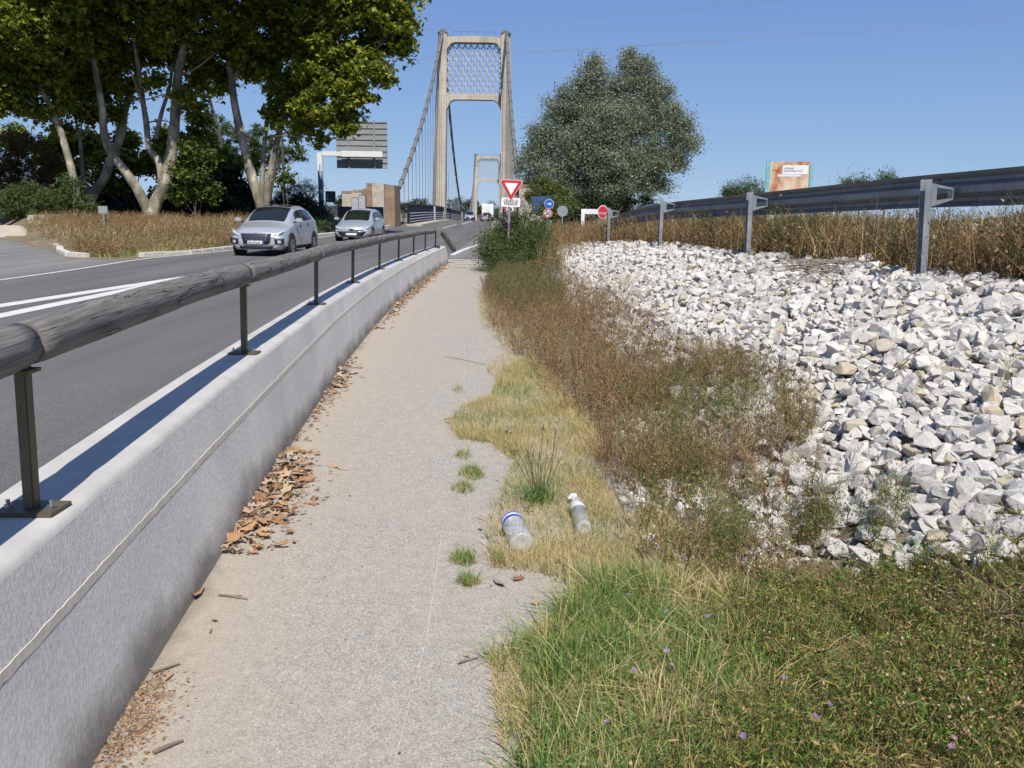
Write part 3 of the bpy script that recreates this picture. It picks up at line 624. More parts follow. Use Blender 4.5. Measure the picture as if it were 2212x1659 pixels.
def stems(P, h, wdt, lean=.3, z=None, branches=4, bl=.35, hv=.4):
    """thin branching stalks made of slim three sided ribbons; returns ribbons and tip points"""
    n=len(P); Z=np.maximum(terr(P[:,0],P[:,1]),0) if z is None else np.full(n,z)
    H=h*rng.uniform(1-hv,1+hv,n); a=rng.uniform(0,6.28,n); ln=np.abs(rng.normal(0,lean,n)); D=np.stack([np.cos(a)*ln,np.sin(a)*ln,np.ones(n)],1)
    B=np.stack([P[:,0],P[:,1],Z-.01],1); T=B+D*H[:,None]; S=[(B,T,np.full(n,wdt))]; tips=[T]
    for k in range(branches):
        t=rng.uniform(.35,.95,n)[:,None]; b0=B+(T-B)*t; a=rng.uniform(0,6.28,n); dd=np.stack([np.cos(a),np.sin(a),rng.uniform(.3,1.3,n)],1); b1=b0+dd*(H*bl*rng.uniform(.3,1,n))[:,None]*.8
        S.append((b0,b1,np.full(n,wdt*.6))); tips.append(b1)
    B=np.concatenate([s[0] for s in S]);T=np.concatenate([s[1] for s in S]);W=np.concatenate([s[2] for s in S]); m=len(B)
    q=rng.uniform(0,6.28,m); wv=np.stack([np.cos(q),np.sin(q),np.zeros(m)],1)*W[:,None]/2
    V=np.stack([B-wv,B+wv,T+wv*.5,T-wv*.5],1).reshape(-1,3); F=(np.array([(0,1,2),(0,2,3)])[None]+(np.arange(m)*4)[:,None,None]).reshape(-1,3)
    return (V,F),np.concatenate(tips)
def stuff(name, vf, m, label, cat_=None, kind='stuff', parent=None):
    o=obj(name, mesh_np(name,*vf), m, parent)
    if parent is None: tag(o,label,cat_,kind=kind)
    elif kind: o['kind']=kind
    return o
# ------------------------------------------------------------------ limestone rocks
import bmesh
def rock_mesh(seed, npts, bev=0., name='rock'):
    r=np.random.default_rng(seed); P=r.normal(0,1,(npts,3)); P/=np.linalg.norm(P,axis=1)[:,None]; P*=r.uniform(.75,1.05,(npts,1)); P*=[1,r.uniform(.65,.9),r.uniform(.5,.75)]
    bm=bmesh.new()
    for p in P: bm.verts.new(p*.5)
    res=bmesh.ops.convex_hull(bm,input=bm.verts); 
    bmesh.ops.delete(bm,geom=[g for g in res['geom_interior'] if isinstance(g,bmesh.types.BMVert)],context='VERTS') if res['geom_interior'] else None
    bmesh.ops.dissolve_limit(bm,angle_limit=.32,verts=bm.verts,edges=bm.edges)
    if bev:
        bmesh.ops.bevel(bm,geom=list(bm.edges),offset=bev,segments=1,affect='EDGES'); bmesh.ops.triangulate(bm,faces=bm.faces)
        bmesh.ops.subdivide_edges(bm,edges=[e for e in bm.edges if e.calc_length()>.22],cuts=1)
        bmesh.ops.triangulate(bm,faces=bm.faces)
        for v in bm.verts: v.co += Vector(r.normal(0,.012,3))
    bmesh.ops.triangulate(bm,faces=bm.faces)
    me=bpy.data.meshes.new(name); bm.to_mesh(me); bm.free()
    for p in me.polygons: p.use_smooth=False
    me.materials.append(mat['stone']); return me
rocks_hi=[rock_mesh(100+i,12+i%6,.022) for i in range(14)]; rocks_lo=[rock_mesh(200+i,13+i%5,0,'rock_small') for i in range(10)]
def tv(me):
    V=np.array([v.co for v in me.vertices]); me.calc_loop_triangles(); return V,np.array([t.vertices[:] for t in me.loop_triangles])
lo_t=[tv(m) for m in rocks_lo]
for m in rocks_lo: bpy.data.meshes.remove(m)
S=[]   # x y z size
def bed(n, s0, s1, ylo, yhi, dens_edge, lift):
    y=rng.uniform(0,1,n)**1.25*(yhi-ylo)+ylo; gx=gX(y)+rng.uniform(-.05,.35,n); u=rng.uniform(0,1,n); x=toe(y)-.15+u*(gx-toe(y)+.15)
    keep=rng.uniform(0,1,n)<np.clip((u+.02)/dens_edge,.12,1); 
    keep&=~((y<3.35+.25*np.sin(x*5))&(x<2.9)); x,y=x[keep],y[keep]; s=np.clip(np.exp(rng.normal(math.log(s0),.32,len(x))),s0*.5,s1)
    return np.stack([x,y,np.maximum(terr(x,y),0)+s*lift*rng.uniform(.3,1.,len(x)),s],1)
S=np.concatenate([bed(15000,.075,.13,2.6,27,.10,.12), bed(10500,.105,.17,2.7,26,.20,.42), bed(900,.15,.22,3.2,22,.30,.40)])
d=np.hypot(S[:,0],S[:,1]); inview=(S[:,0]/S[:,1]<.62)&(S[:,1]>2.3)
app=S[:,3]/d*(inview)*(1+.0*S[:,2]); big=np.argsort(-app)[:300]; rest=np.setdiff1d(np.arange(len(S)),big)
tone_words={}
for k,i in enumerate(big):
    x,y,z,s=S[i]; o=obj('limestone_rock', rocks_hi[k%14]); o.location=(x,y,z); o.rotation_euler=(rng.uniform(-.45,.45),rng.uniform(-.45,.45),rng.uniform(0,6.28)); f=rng.uniform(.88,1.15)
    o.scale=(s*1.12*f,s*1.12,s*1.1*rng.uniform(.85,1.2))
    tag(o,'angular pale limestone rock lying loose among the larger rocks of the near bank','rock','pale limestone rocks on the bank')
def named_rock(x,y,lab,big_=None,ochre=False):
    c=[o for o in COL.objects if o.name.startswith('limestone_rock') and 'own' not in o]
    o=min(c,key=lambda o:(o.location.x-x)**2+(o.location.y-y)**2); o['label']=lab; o['own']=1; del o['group']
    if big_: o.scale=o.scale*(1+(big_-1)*.55)
    if ochre: o.material_slots[0].link='OBJECT'; o.material_slots[0].material=mat['stone_ochre']
mat['stone_ochre']=M('ochre limestone',(.42,.34,.21),(.50,.45,.36),12,.9,bmp=.5,bscale=60)
for (px,py,z_,lab,b_,oc) in ((1885,905,.35,'broad flat topped pale rock, largest on the lower left part of the bank',1.5,0),(2010,930,.4,'big blocky pale rock right of the broad flat topped one',1.45,0),(2085,935,.4,'ochre tinted rock between two big pale rocks near the right edge',1.1,1),(2125,985,.35,'rounded ochre grey rock near the right edge',1.2,1),(2050,1140,.2,'faceted pale rock at the toe of the bank near the lower right',1.3,0),(1745,985,.1,'pale rock standing at the left foot of the near rocks',1.2,0),(2180,1060,.3,'tall pale slab leaning at the right edge',1.4,0),(2165,765,.6,'long sloping pale slab high at the right edge',1.3,0),(1985,690,.75,'big pale rock upper middle below the near barrier post',1.3,0),(1640,655,.5,'small ochre rock among white ones below the middle of the barrier',1,1),(1850,1065,.1,'pale rock with a dark gap beneath it at the foot of the bank',1.2,0),(2205,1180,.2,'lowest pale rock at the right edge above the herbs',1.2,0),(1990,610,.95,'pale rock touching the foot of the nearest barrier post',1,0)):
    q=onz(px,py,z_); named_rock(q.x,q.y,lab,b_,oc)
for o in COL.objects:
    if 'own' in o: del o['own']
parts=[]
for k,(T,TF) in enumerate(lo_t):
    ii=rest[k::10]; sc3=S[ii,3][:,None]*rng.uniform(.85,1.2,(len(ii),3))*1.08
    parts.append(inst(T,TF,S[ii,:3],rotm(len(ii),.6),sc3))
n=1500; y=rng.uniform(6,30,n); x=gX(y)+rng.uniform(6.2,9.2,n)+.0; parts.append(inst(*lo_t[0],np.stack([x,y,terr(x,y)+.03],1),rotm(n),rng.uniform(.12,.28,n)))
n=1500; P=zone([(1300,850),(1480,820),(1700,1000),(1720,1260),(1400,1250),(1330,1050)],n); parts.append(inst(*lo_t[3],np.stack([P[:,0],P[:,1],np.maximum(terr(P[:,0],P[:,1]),0)+.008],1),rotm(n),np.clip(np.exp(rng.normal(math.log(.052),.55,n)),.015,.16)))
stuff('limestone_rubble',cat(parts),mat['stone_bulk'],'white limestone rubble covering the bank below the crash barrier','rubble')
# ------------------------------------------------------------------ bridge
def line3(a,b,n): return [Vector(a).lerp(Vector(b),i/(n-1)) for i in range(n)]
br=empty('suspension_bridge',(0,0,0)); tag(br,'long suspension bridge with two tall beige concrete portal pylons filled with lattice','bridge')
def pylon(Y, xl, xr, zb, ztop, s=1.):
    p=empty('pylon',((xl+xr)/2,Y,zb)); p.parent=br; hw=(xr-xl)/2; H=ztop-zb
    wb, wt=2.05*s,1.3*s; ib=hw; it=hw-.69*s                 # leg centre half distance at base / top
    def leg(sd):
        cb,ct=sd*ib,sd*it; db,dt=1.5*s,1.0*s
        def ring(c,wd,dp,z):  # chamfered outer flank gives the visible vertical arris
            o=sd; return [(c-wd/2*o,-dp,z),(c+wd*.18*o,-dp-.22*s,z),(c+wd/2*o,-dp*.55,z),(c+wd/2*o,dp,z),(c-wd/2*o,dp,z)]
        V=ring(cb,wb,db,-9)+ring(cb,wb,db,0)+ring(ct,wt,dt,H)
        F=[(i*5+k,i*5+(k+1)%5,(i+1)*5+(k+1)%5,(i+1)*5+k) for i in (0,1) for k in range(5)]+[tuple(range(5)),(14,13,12,11,10)]
        l=MB().add(V,F).build('leg',mat['pylon'],p)
        MB().add([(ct-wt*.55,-dt*1.15,H),(ct+wt*.55,-dt*1.15,H),(ct+wt*.55,dt*1.15,H),(ct-wt*.55,dt*1.15,H),(ct-wt*.28,-.5*s,H+.5*s),(ct+wt*.28,-.5*s,H+.5*s),(ct+wt*.28,.5*s,H+.5*s),(ct-wt*.28,.5*s,H+.5*s)],[(3,2,1,0),(4,5,6,7),(0,1,5,4),(1,2,6,5),(2,3,7,6),(3,0,4,7)]).build('saddle_cap',mat['cable_dark'],l)
    leg(-1);leg(1)
    def xin(z): # inner face half distance at height z
        t=z/H; return (ib+(it-ib)*t)-(wb+(wt-wb)*t)/2+.03
    zt0,zt1=H*.955,H*.981; zl0,zl1=H*.659,H*.685; 
    # crossbeams with curved haunches
    def beam(name,z0,z1,hz,sgn):
        n=14; V=[];
        for i in range(n+1):
            u=-1+2*i/n; x=u*(xin((z0+z1)/2)); rr=hz*max(0,(abs(u)-.72)/.28)**2.2
            arch=.18*s*(1-u*u) if name=='top_beam' else 0
            lo_=z0-(rr if sgn<0 else 0)+0; hi_=z1+arch
            V+=[(x,-.75*s,lo_),(x,-.75*s,hi_),(x,.75*s,hi_),(x,.75*s,lo_)]
        F=[(4*i+k,4*i+(k+1)%4,4*i+4+(k+1)%4,4*i+4+k) for i in range(n) for k in range(4)]+[(0,1,2,3),(4*n+3,4*n+2,4*n+1,4*n)]
        MB().add(V,F).build(name,mat['pylon'],p)
    beam('top_beam',zt0,zt1,H*.035,-1); beam('lower_beam',zl0,zl1,H*.055,-1)
    # little corner haunches of the lattice window
    a0,a1=zl1,zt0; 
    K=10; sp=(2*xin(a0))/ (K-1+.0); hgt=a1-a0; slope=hgt/(sp*5.2)
    for sg in (1,-1):
        for k in range(-6,K+6):
            pts=[]
            x0=-xin(a0)+k*sp; 
            # clip segment to window
            zA,zB=a0,a1; xf=lambda z:x0+sg*(z-a0)/slope
            zs=np.linspace(a0,a1,60); ok=[z for z in zs if abs(xf(z))<=xin(z)+.05]
            if len(ok)<4: continue
            A=Vector((xf(ok[0]),0,ok[0]));B=Vector((xf(ok[-1]),0,ok[-1])); L=(B-A).length
            if L<.9*s: continue
            MB().box((A+B)/2+Vector((0,.06*sg*s,0)),(.17*s,.12*s,L+.15),ry=math.atan2(B.x-A.x,B.z-A.z)).build('lattice_bar',mat['pale_metal'],p)
    fr=MB()
    fr.box((0,0,a0+.06*s),(2*xin(a0),.5*s,.14*s)); fr.box((0,0,a1-.06*s),(2*xin(a1),.5*s,.14*s)); fr.build('lattice_frame',mat['pylon_side'],p)
    # service walk rail on top
    rr=MB().tube([(-xin(H)*.8,0,H*.975+1.05*s),(xin(H)*.8,0,H*.975+1.*s)],.022*s,5)
    for u in (-.8,-.5,-.2,.1,.4,.8): rr.tube([(xin(H)*u,0,H*.975),(xin(H)*u,0,H*.975+1.*s)],.016*s,4)
    rr.build('service_railing',mat['cable_dark'],p)
    return p
P1Y,P2Y=130.,325.
p1l,p1r=-11.3,-.96; p2l,p2r=-15.1,-4.7
pylon(P1Y,p1l,p1r,-.4,26.0); pylon(P2Y,p2l,p2r,-6.8,20.8,1.02)
def cable(name,pts,r,clamps=0,m='cable'):
    c=MB().tube(pts,r,8).build(name,mat[m],br,smooth=True)
    for i in range(clamps):
        t=(i+.5)/clamps*(len(pts)-1); k=int(t); q=Vector(pts[k]).lerp(Vector(pts[k+1]),t-k); dr=(Vector(pts[k+1])-Vector(pts[k])).normalized()
        MB().tube([q-dr*.13,q+dr*.13],r*1.22,8).build('cable_clamp',mat['cable_dark'],c)
def deckx(Y,side): # plane of cable at distance Y
    t=(Y-P1Y)/(P2Y-P1Y); a=(p1l+.65,p1r-.6)[side]; b=(p2l+.6,p2r-.6)[side]; return a+(b-a)*t
for side in (0,1):
    top=Vector((deckx(P1Y,side),P1Y,26.45)); top2=Vector((deckx(P2Y,side),P2Y,21.1))
    anc=Vector(((-10.0,.35)[side],76,3.3)); pts=[]
    for i in range(15):
        t=i/14; q=anc.lerp(top,t); q.z-=1.8*math.sin(math.pi*t); pts.append(q)
    cable('backstay_cable',pts,.20,16)
    q=pts
    for i in range(1,15):                                       # hangers of the side span
        t=i/15; k=int(t*14); c=Vector(pts[k]).lerp(pts[min(k+1,14)],t*14-k)
        MB().tube([c,(c.x,c.y,float(roadZ(c.y))+1.9)],.025,4).build('hanger',mat['cable'],br)
    zm=-.9; mp=[]
    for i in range(41):
        t=i/40; Y=P1Y+(P2Y-P1Y)*t; u=2*t-1; zc=zm+ (26.45*(1-t)+21.1*t-zm)*(u*u); mp.append(Vector((deckx(Y,side),Y,zc)))
    cable('main_cable',mp,.20,26,'cable')
    for i in range(2,39):
        c=mp[i]; zd=float(roadZ(c.y))+.9
        if c.z>zd: MB().tube([c,(c.x,c.y,zd)],.028,4).build('hanger',mat['steelgrey'],br)
# deck
V=[];F=[]; ysd=list(np.arange(76,345,4.))
def rdk(y): return float(roadZ(y))
dl=lambda y: deckx(max(y,76),0)+.0; dr_=lambda y: deckx(max(y,76),1)
prof_=[(0,.16),(1.35,.16),(1.36,.0),(-1.36,.0),(-1.35,.16),(0,.16),(0,-.9),(0,-.9)]
for y in ysd:
    a,b=dl(y)+.15,dr_(y)-.15; z=rdk(y)
    if y<94: z-=.01
    V+=[(a,y,z+.17),(a+1.35,y,z+.17),(a+1.36,y,z),(b-1.36,y,z),(b-1.35,y,z+.17),(b,y,z+.17),(b,y,z-1.),(a,y,z-1.)]
for i in range(len(ysd)-1):
    for k in range(8): F.append((8*i+k,8*i+(k+1)%8,8*i+8+(k+1)%8,8*i+8+k))
F.append(tuple(range(8))); F.append(tuple(8*(len(ysd)-1)+k for k in range(8))[::-1])
o=obj('deck',mesh_py('deck',V,F),mat['concrete'],br)
ribbon('deck_carriageway',mat['asphalt'],lambda y:dl(y)+1.52,lambda y:dr_(y)-1.52,list(np.arange(90,345,3.)),lambda x,y:rdk(y)+.006,1,kind=None,parent=br)
Vl=[(float((dl(y)+dr_(y))/2)) for y in ysd]
cl=line_strip('bridge_centre_line',[((dl(y)+dr_(y))/2,y) for y in np.arange(88,345,4.)],.15,.014); cl.parent=br; del cl['kind']
# parapets: top chord, diagonal brackets, girder web, four rails, posts
for side in (0,1):
    sg=(1,-1)[side]; xx=lambda y:(dl,dr_)[side](y)+.12*sg; yb=np.arange(77.5,345,3.)
    pp=empty('parapet',(0,0,0)); pp.parent=br
    def run(name,dz,r,m,dx=0.): MB().tube([(xx(y)+dx*sg,y,rdk(y)+dz) for y in yb],r,4).build(name,mat[m],pp)
    V=[];F=[]
    for y in yb: V+=[(xx(y)-.02*sg,y,rdk(y)+.15),(xx(y)-.02*sg,y,rdk(y)+1.85)]
    F=[(2*i,2*i+2,2*i+3,2*i+1) for i in range(len(yb)-1)]
    o=obj('girder_web',mesh_py('girder_web',V,F),mat['navy'],pp); o.modifiers.new('thickness','SOLIDIFY').thickness=.03
    run('top_chord',1.9,.11,'navy',.05)
    for k,dz in enumerate((.35,.6,.85,1.1)): run('rail',dz,.04,'steelgrey',.22)
    for y in yb[:28:1]:
        MB().tube([(xx(y)+.04*sg,y,rdk(y)+1.75),(xx(y)+.24*sg,y,rdk(y)+1.45)],.05,4).build('bracket',mat['navy'],pp)
    for y in (107.,148.,190.,250.): MB().box((xx(y)+.28*sg,y,rdk(y)+1.),(.2,.25,1.75)).build('lamp_stub_post',mat['steelgrey'],pp)
# anchorages
def anchorage(label,x0,sgn,Y):
    a=empty('anchorage_block',(x0,Y,0)); tag(a,label,'anchorage'); q=lambda n,c,d,m,**k: MB().box((c[0]*sgn*.62,c[1],c[2]*.97),(d[0]*.62,d[1],d[2]*.97),**k).build(n,mat[m],a,bevel=.02)
    q('brick_flank',(-.55,0,1.75),(1.25,3.6,3.5),'brick'); q('concrete_pilaster',(-1.95,-.35,1.8),(1.55,4.3,3.6),'concrete')
    q('brick_step',(-3.2,.1,1.72),(.95,3.8,3.44),'brick'); q('brick_step',(-3.95,.3,1.6),(.55,3.7,3.2),'brick'); q('concrete_pier',(-4.9,-.2,1.45),(1.35,3.6,2.75),'concrete'); q('brick_course',(-4.6,.3,2.95),(1.9,3.4,.24),'brick')
    q('concrete_pier',(-6.3,.2,1.4),(1.45,3.4,2.7),'concrete'); q('brick_course',(-6.3,.25,2.87),(1.6,3.5,.2),'brick'); q('brick_course',(-2.9,.15,3.56),(1.7,3.7,.18),'brick')
anchorage('stepped brown brick and pale concrete cable anchorage left of the road',-9.95,1,74.)
ra=empty('anchorage_block',(.4,66,0)); tag(ra,'stepped pale concrete cable anchorage behind the give way sign shrub','anchorage')
for n_,c,d_,m_ in (('concrete_pilaster',(.55,0,1.55),(1.3,3,3.1),'concrete'),('brick_cap',(.3,.3,3.25),(2.3,3.2,.3),'brick'),('concrete_pier',(1.6,-.8,1.15),(.75,2,2.6),'kerb'),('concrete_pier',(2.3,-1.2,.7),(.5,1.2,1.5),'kerb'),('brick_flank',(-.25,.6,1.5),(.3,3,3.0),'brick')):
    MB().box(c,d_).build(n_,mat[m_],ra,bevel=.02)
mk=MB().box((0,0,.45),(.34,.22,.95),taper=.9).build('marker_stone',mat['kerb'],None,bevel=.02); mk.location=aty(1158,500,40)[:2]+(0,) if False else (aty(1158,500,40).x,40,0); tag(mk,'white marker stone among weeds left of the round speed sign','marker stone')
# ------------------------------------------------------------------ signs
def tri_round(r,rc,n=5,flip=True):
    pts=[]
    for k in range(3):
        a=R(-90+120*k); c=Vector((math.cos(a),math.sin(a)))*(r-2*rc)
        for j in range(n+1):
            b=a-R(60)+R(120)*j/n; pts.append((c.x+rc*math.cos(b),c.y+rc*math.sin(b)))
    return pts
def plate(name,prof2,y0,y1,m,parent): return MB().prism(prof2,y0,y1).build(name,mat[m],parent)
def rrect(w,h,r,n=4,cx=0,cz=0):
    pts=[]
    for sx,sz,a0 in ((1,1,0),(-1,1,90),(-1,-1,180),(1,-1,270)):
        for j in range(n+1):
            a=R(a0+90*j/n); pts.append((cx+sx*(w/2-r)+r*math.cos(a),cz+sz*(h/2-r)+r*math.sin(a)))
    return pts
def circ(r,n=32,cx=0,cz=0): return [(cx+r*math.cos(2*math.pi*k/n),cz+r*math.sin(2*math.pi*k/n)) for k in range(n)]
yp=onz(1096,584); gw=empty('give_way_sign',(yp.x,yp.y,0)); tag(gw,'red bordered white triangle sign on grey pole in the shrub, white panel below','road sign'); gw.rotation_euler=(0,R(1.),R(3))
zt=aty(1101,404,yp.y).z; dx=aty(1101,404,yp.y).x-yp.x
MB().cyl((0,0,zt/2+.1),.033,zt+.3).build('pole',mat['galv'],gw,smooth=False)
h=empty('triangle_panel',(dx,0,zt)); h.parent=gw
plate('white_backing',tri_round(.375,.05),-.055,-.045,'white',h); plate('red_border',tri_round(.352,.042),-.062,-.0555,'red',h); plate('white_centre',tri_round(.205,.008,2),-.068,-.0625,'white',h); plate('mounting_rail',rrect(.3,.05,.005,1,0,.08),-.045,-.03,'galv',h)
zp=aty(1100,437,yp.y).z-zt
h2=empty('text_panel',(dx,0,zt+zp)); h2.parent=gw
plate('white_panel',rrect(.50,.235,.03),-.055,-.045,'white',h2); text('lettering','CÉDEZ LE\nPASSAGE',.088,mat['black'],h2,(0,-.057,-.003),(R(90),0,0),bold=.002)
for k,(zz,c_) in enumerate(((1.15,'blue'),(1.05,'red'),(1.22,'red'))): MB().cyl((0,0,zz),.0345,.05).build('sticker',mat[c_],gw)
def ring_sign(name,label,px,py,Y,r,face,extra=None,base=True,poleh=None,pole_r=.03):
    c=aty(px,py,Y); e=empty(name,(c.x,Y,0)); tag(e,label,'road sign')
    MB().cyl((0,0,c.z/2),pole_r,c.z+.2).build('pole',mat['galv'],e)
    f=empty('round_panel',(0,0,c.z)); f.parent=e
    plate('backing',circ(r),-.05,-.04,'white',f)
    if face=='red': plate('red_ring',circ(r*.95),-.056,-.0505,'red',f); plate('white_disc',circ(r*.70),-.061,-.0565,'white',f)
    if face=='blue': plate('blue_disc',circ(r*.93),-.056,-.0505,'blue',f)
    return e,f,c
e,f,c=ring_sign('speed_limit_sign','round red ringed speed sign reading 20 below a blue disc',1183,461,40,.215,'red'); text('lettering','20',.235,mat['black'],f,(0,-.063,-.005),(R(90),0,0),bold=.008)
c2=aty(1186,440.5,40)
f2=empty('blue_arrow_panel',(c2.x-c.x,0,c2.z)); f2.parent=e; plate('backing',circ(.215),-.05,-.04,'white',f2); plate('blue_disc',circ(.2),-.056,-.0505,'blue',f2)
plate('white_arrow',[(-.09,-.02),(.02,-.02),(.02,-.075),(.12,0),(.02,.075),(.02,.02),(-.09,.02)],-.062,-.0565,'white',f2)
MB().cyl((c2.x-c.x,0,c2.z-.2),.028,.6).build('upper_pole',mat['galv'],e)
e,f,c=ring_sign('restriction_sign','two red ringed round signs on one pole partly hidden behind the give way sign',1102,452,38,.24,'red'); plate('dark_symbol',rrect(.16,.10,.02),-.067,-.0615,'black',f)
c3=aty(1100,499-22,38); f3=empty('round_panel',(c3.x-c.x,0,c3.z)); f3.parent=e
plate('backing',circ(.21),-.05,-.04,'white',f3); plate('red_ring',circ(.2),-.056,-.0505,'red',f3); plate('white_disc',circ(.145),-.061,-.0565,'white',f3); plate('dark_symbol',rrect(.17,.03,.005),-.067,-.0615,'black',f3)
c=aty(1215,456,44); e=empty('round_sign_back',(c.x,44,0)); tag(e,'grey back of a round sign right of the speed sign','road sign'); MB().cyl((0,.03,c.z/2),.03,c.z).build('pole',mat['galv'],e); MB().cyl((0,0,c.z),.27,.012,'Y',28).build('round_panel',mat['signback'],e)
c=aty(1169,442,52); e=empty('direction_panel',(c.x,52,0)); tag(e,'faded dark blue rectangular panel behind the round blue arrow sign','road sign'); e.rotation_euler=(0,0,R(-12))
MB().box((0,0,c.z),(1.15,.03,.98),ry=R(-4)).build('panel',mat['dkblue'],e)
for sx in (-.4,.4): MB().cyl((sx,.04,c.z/2),.035,c.z).build('pole',mat['galv'],e)
# stop sign
c=aty(1302,458,34); e=empty('stop_sign',(c.x,34,0)); tag(e,'red octagonal stop sign seen behind the far end of the crash barrier','road sign')
octa=lambda r:[(r*math.cos(R(22.5+45*k))*.98,r*math.sin(R(22.5+45*k))*1.2) for k in range(8)]
MB().cyl((0,0,c.z/2),.03,c.z).build('pole',mat['galv'],e); f=empty('octagon_panel',(0,0,c.z)); f.parent=e
plate('white_backing',octa(.225),-.05,-.04,'white',f); plate('red_face',octa(.2),-.056,-.0505,'red',f); text('lettering','STOP',.12,mat['white'],f,(0,-.058,-.06),(R(90),0,0))
plate('red_strip',rrect(.46,.14,.005,1,.05,-.10),-.0565,-.0562,'red',f) if False else None
c=aty(1274,457,36); e=empty('white_barrier_arm',(c.x,36,0)); tag(e,'short white horizontal arm on a white post left of the stop sign','barrier'); MB().box((0.05,0,c.z),(.8,.06,.2)).build('arm',mat['white'],e); MB().box((-.28,0,c.z/2),(.14,.1,c.z)).build('post',mat['white'],e)
MB().box((0,0,.3),(.5,.5,.1)) 
# blue-white delineator by the shrub
c=onz(1184,524,.1); d_=MB().tube([(0,0,0),(0,0,.95)],.05,10).build('marker_post',mat['teal']); d_.location=(c.x,c.y-2,.2); tag(d_,'pale blue green marker post right of the shrub at the edge of the rocks','marker post')
# billboard totem
c=aty(1703,398,44); e=empty('billboard',(c.x,44,1.0)); tag(e,'rusting cream billboard with turquoise posts and a white name panel','billboard'); e.rotation_euler=(0,0,R(-14)); s=44/1850
zc=c.z-1.0; wv=84*s
MB().box((-wv/2-.02,.12,(zc+1.1)/2),(.2,.5,zc+1.2)).build('post',mat['teal'],e); MB().box((wv/2+.05,.12,(zc+.95)/2),(.16,.4,zc+.95)).build('post',mat['teal'],e)
MB().box((0,0,zc+.28),(wv-.1,.1,1.62)).build('rusty_panel',mat['rust'],e); MB().box((0,0,zc-.75),(wv-.1,.1,.3)).build('rusty_panel',mat['rust'],e); MB().box((0,.02,.4),(wv-.1,.1,1.3)).build('lower_white_panel',mat['white'],e)
nm=MB().box((.28,-.058,zc+.70),(1.22,.008,.44)).build('name_panel',mat['white'],e)
text('lettering','Lafarge\nGranulats Sud',.155,mat['black'],nm,(-.27,-.064,zc+.71),(R(90),0,0),'LEFT'); text('small_lettering','GARAGE',.09,mat['black'],e,(-.68,-.053,zc+.66),(R(90),0,0)); MB().box((.0,-.053,zc+.42),(1.1,.006,.1)).build('paper_scrap',mat['label_white'],e)
# gantry
GYY=62.; c=aty(691,330,GYY); zb=.1; e=empty('gantry_sign',(c.x,GYY,0)); tag(e,'white cantilever gantry carrying the grey back of a large road sign','road sign'); s=GYY/1850
zt_=c.z+.1
MB().tube([(0,0,0),(0,0,zt_-.9)],.19,14).build('column_lower',mat['blue_grey'],e,smooth=True); MB().box((0,0,zt_-.75),(.36,.36,1.3)).build('column_upper',mat['white_steel'],e,bevel=.05)
MB().box((1.0,0,zt_-.16),(1.7,.3,.32)).build('arm',mat['white_steel'],e,bevel=.02); MB().box((2.95,0,zt_-.16),(2.9,.34,.40)).build('arm',mat['white_steel'],e,bevel=.02)
A=aty(722,260,GYY)-Vector((c.x,GYY,0)); B=aty(835,364,GYY)-Vector((c.x,GYY,0)); W_=B.x-A.x; H_=A.z-B.z; cx_,cz_=(A.x+B.x)/2,(A.z+B.z)/2
pn=empty('sign_panel',(cx_,.55,cz_)); pn.parent=e
MB().box((0,0,0),(W_,.03,H_)).build('sheet',mat['signback'],pn)
for k in range(9):
    z=H_/2-.04-k*(H_-.08)/8; MB().box((0,-.04,z),(W_,.07,.055)).build('stiffener',mat['signback'],pn)
for sx in (-W_*.25,W_*.25):
    MB().box((sx,-.13,0),(.10,.12,H_+.15)).build('bracket_post',mat['galv'],pn); MB().box((sx,-.3,zt_-.16-cz_),(.16,.34,.5)).build('clamp',mat['galv'],pn)
q=aty(714,425,GYY)-Vector((c.x,GYY,0)); MB().box((q.x,0,q.z),(.72,.05,.78)).build('small_sign_back',mat['darkpanel'],e,bevel=.03); MB().box((q.x/2+.1,0,q.z),(q.x*.5,.06,.07)).build('small_sign_arm',mat['darkpanel'],e)
# little notice by the trees
c=aty(223,453,38); e=empty('notice_board',(c.x,38,.3)); tag(e,'small blank white notice board on a post before the plane trees','sign'); MB().box((0,-.03,c.z-.3),(.40,.02,.32)).build('board',mat['signback'],e); MB().box((0,0,(c.z-.3)/2),(.06,.06,c.z-.3)).build('post',mat['galv'],e)  # white board given the sign-back grey: tree shade put into its colour
# concrete blocks at far left
b1=onz(20,514); e=MB().add([(-1.5,-.3,0),(.45,-.3,0),(.45,.3,0),(-1.5,.3,0),(-1.5,-.22,.56),(-.1,-.22,.56),(-.1,.22,.56),(-1.5,.22,.56)],[(3,2,1,0),(4,5,6,7),(0,1,5,4),(1,2,6,5),(2,3,7,6),(3,0,4,7)]).build('concrete_barrier',mat['orange'],None,bevel=.03); e.location=(b1.x+.6,b1.y,0); tag(e,'low cream concrete barrier block with sloping orange stained end at the far left','barrier')
b2=onz(68,508); e=MB().box((0,0,.5),(.9,2.6,1.05)).build('concrete_culvert_wall',mat['concrete'],None,bevel=.03); e.location=(b2.x+.2,b2.y+1.5,-.05); tag(e,'square grey concrete wall end beside the dry grass','wall')
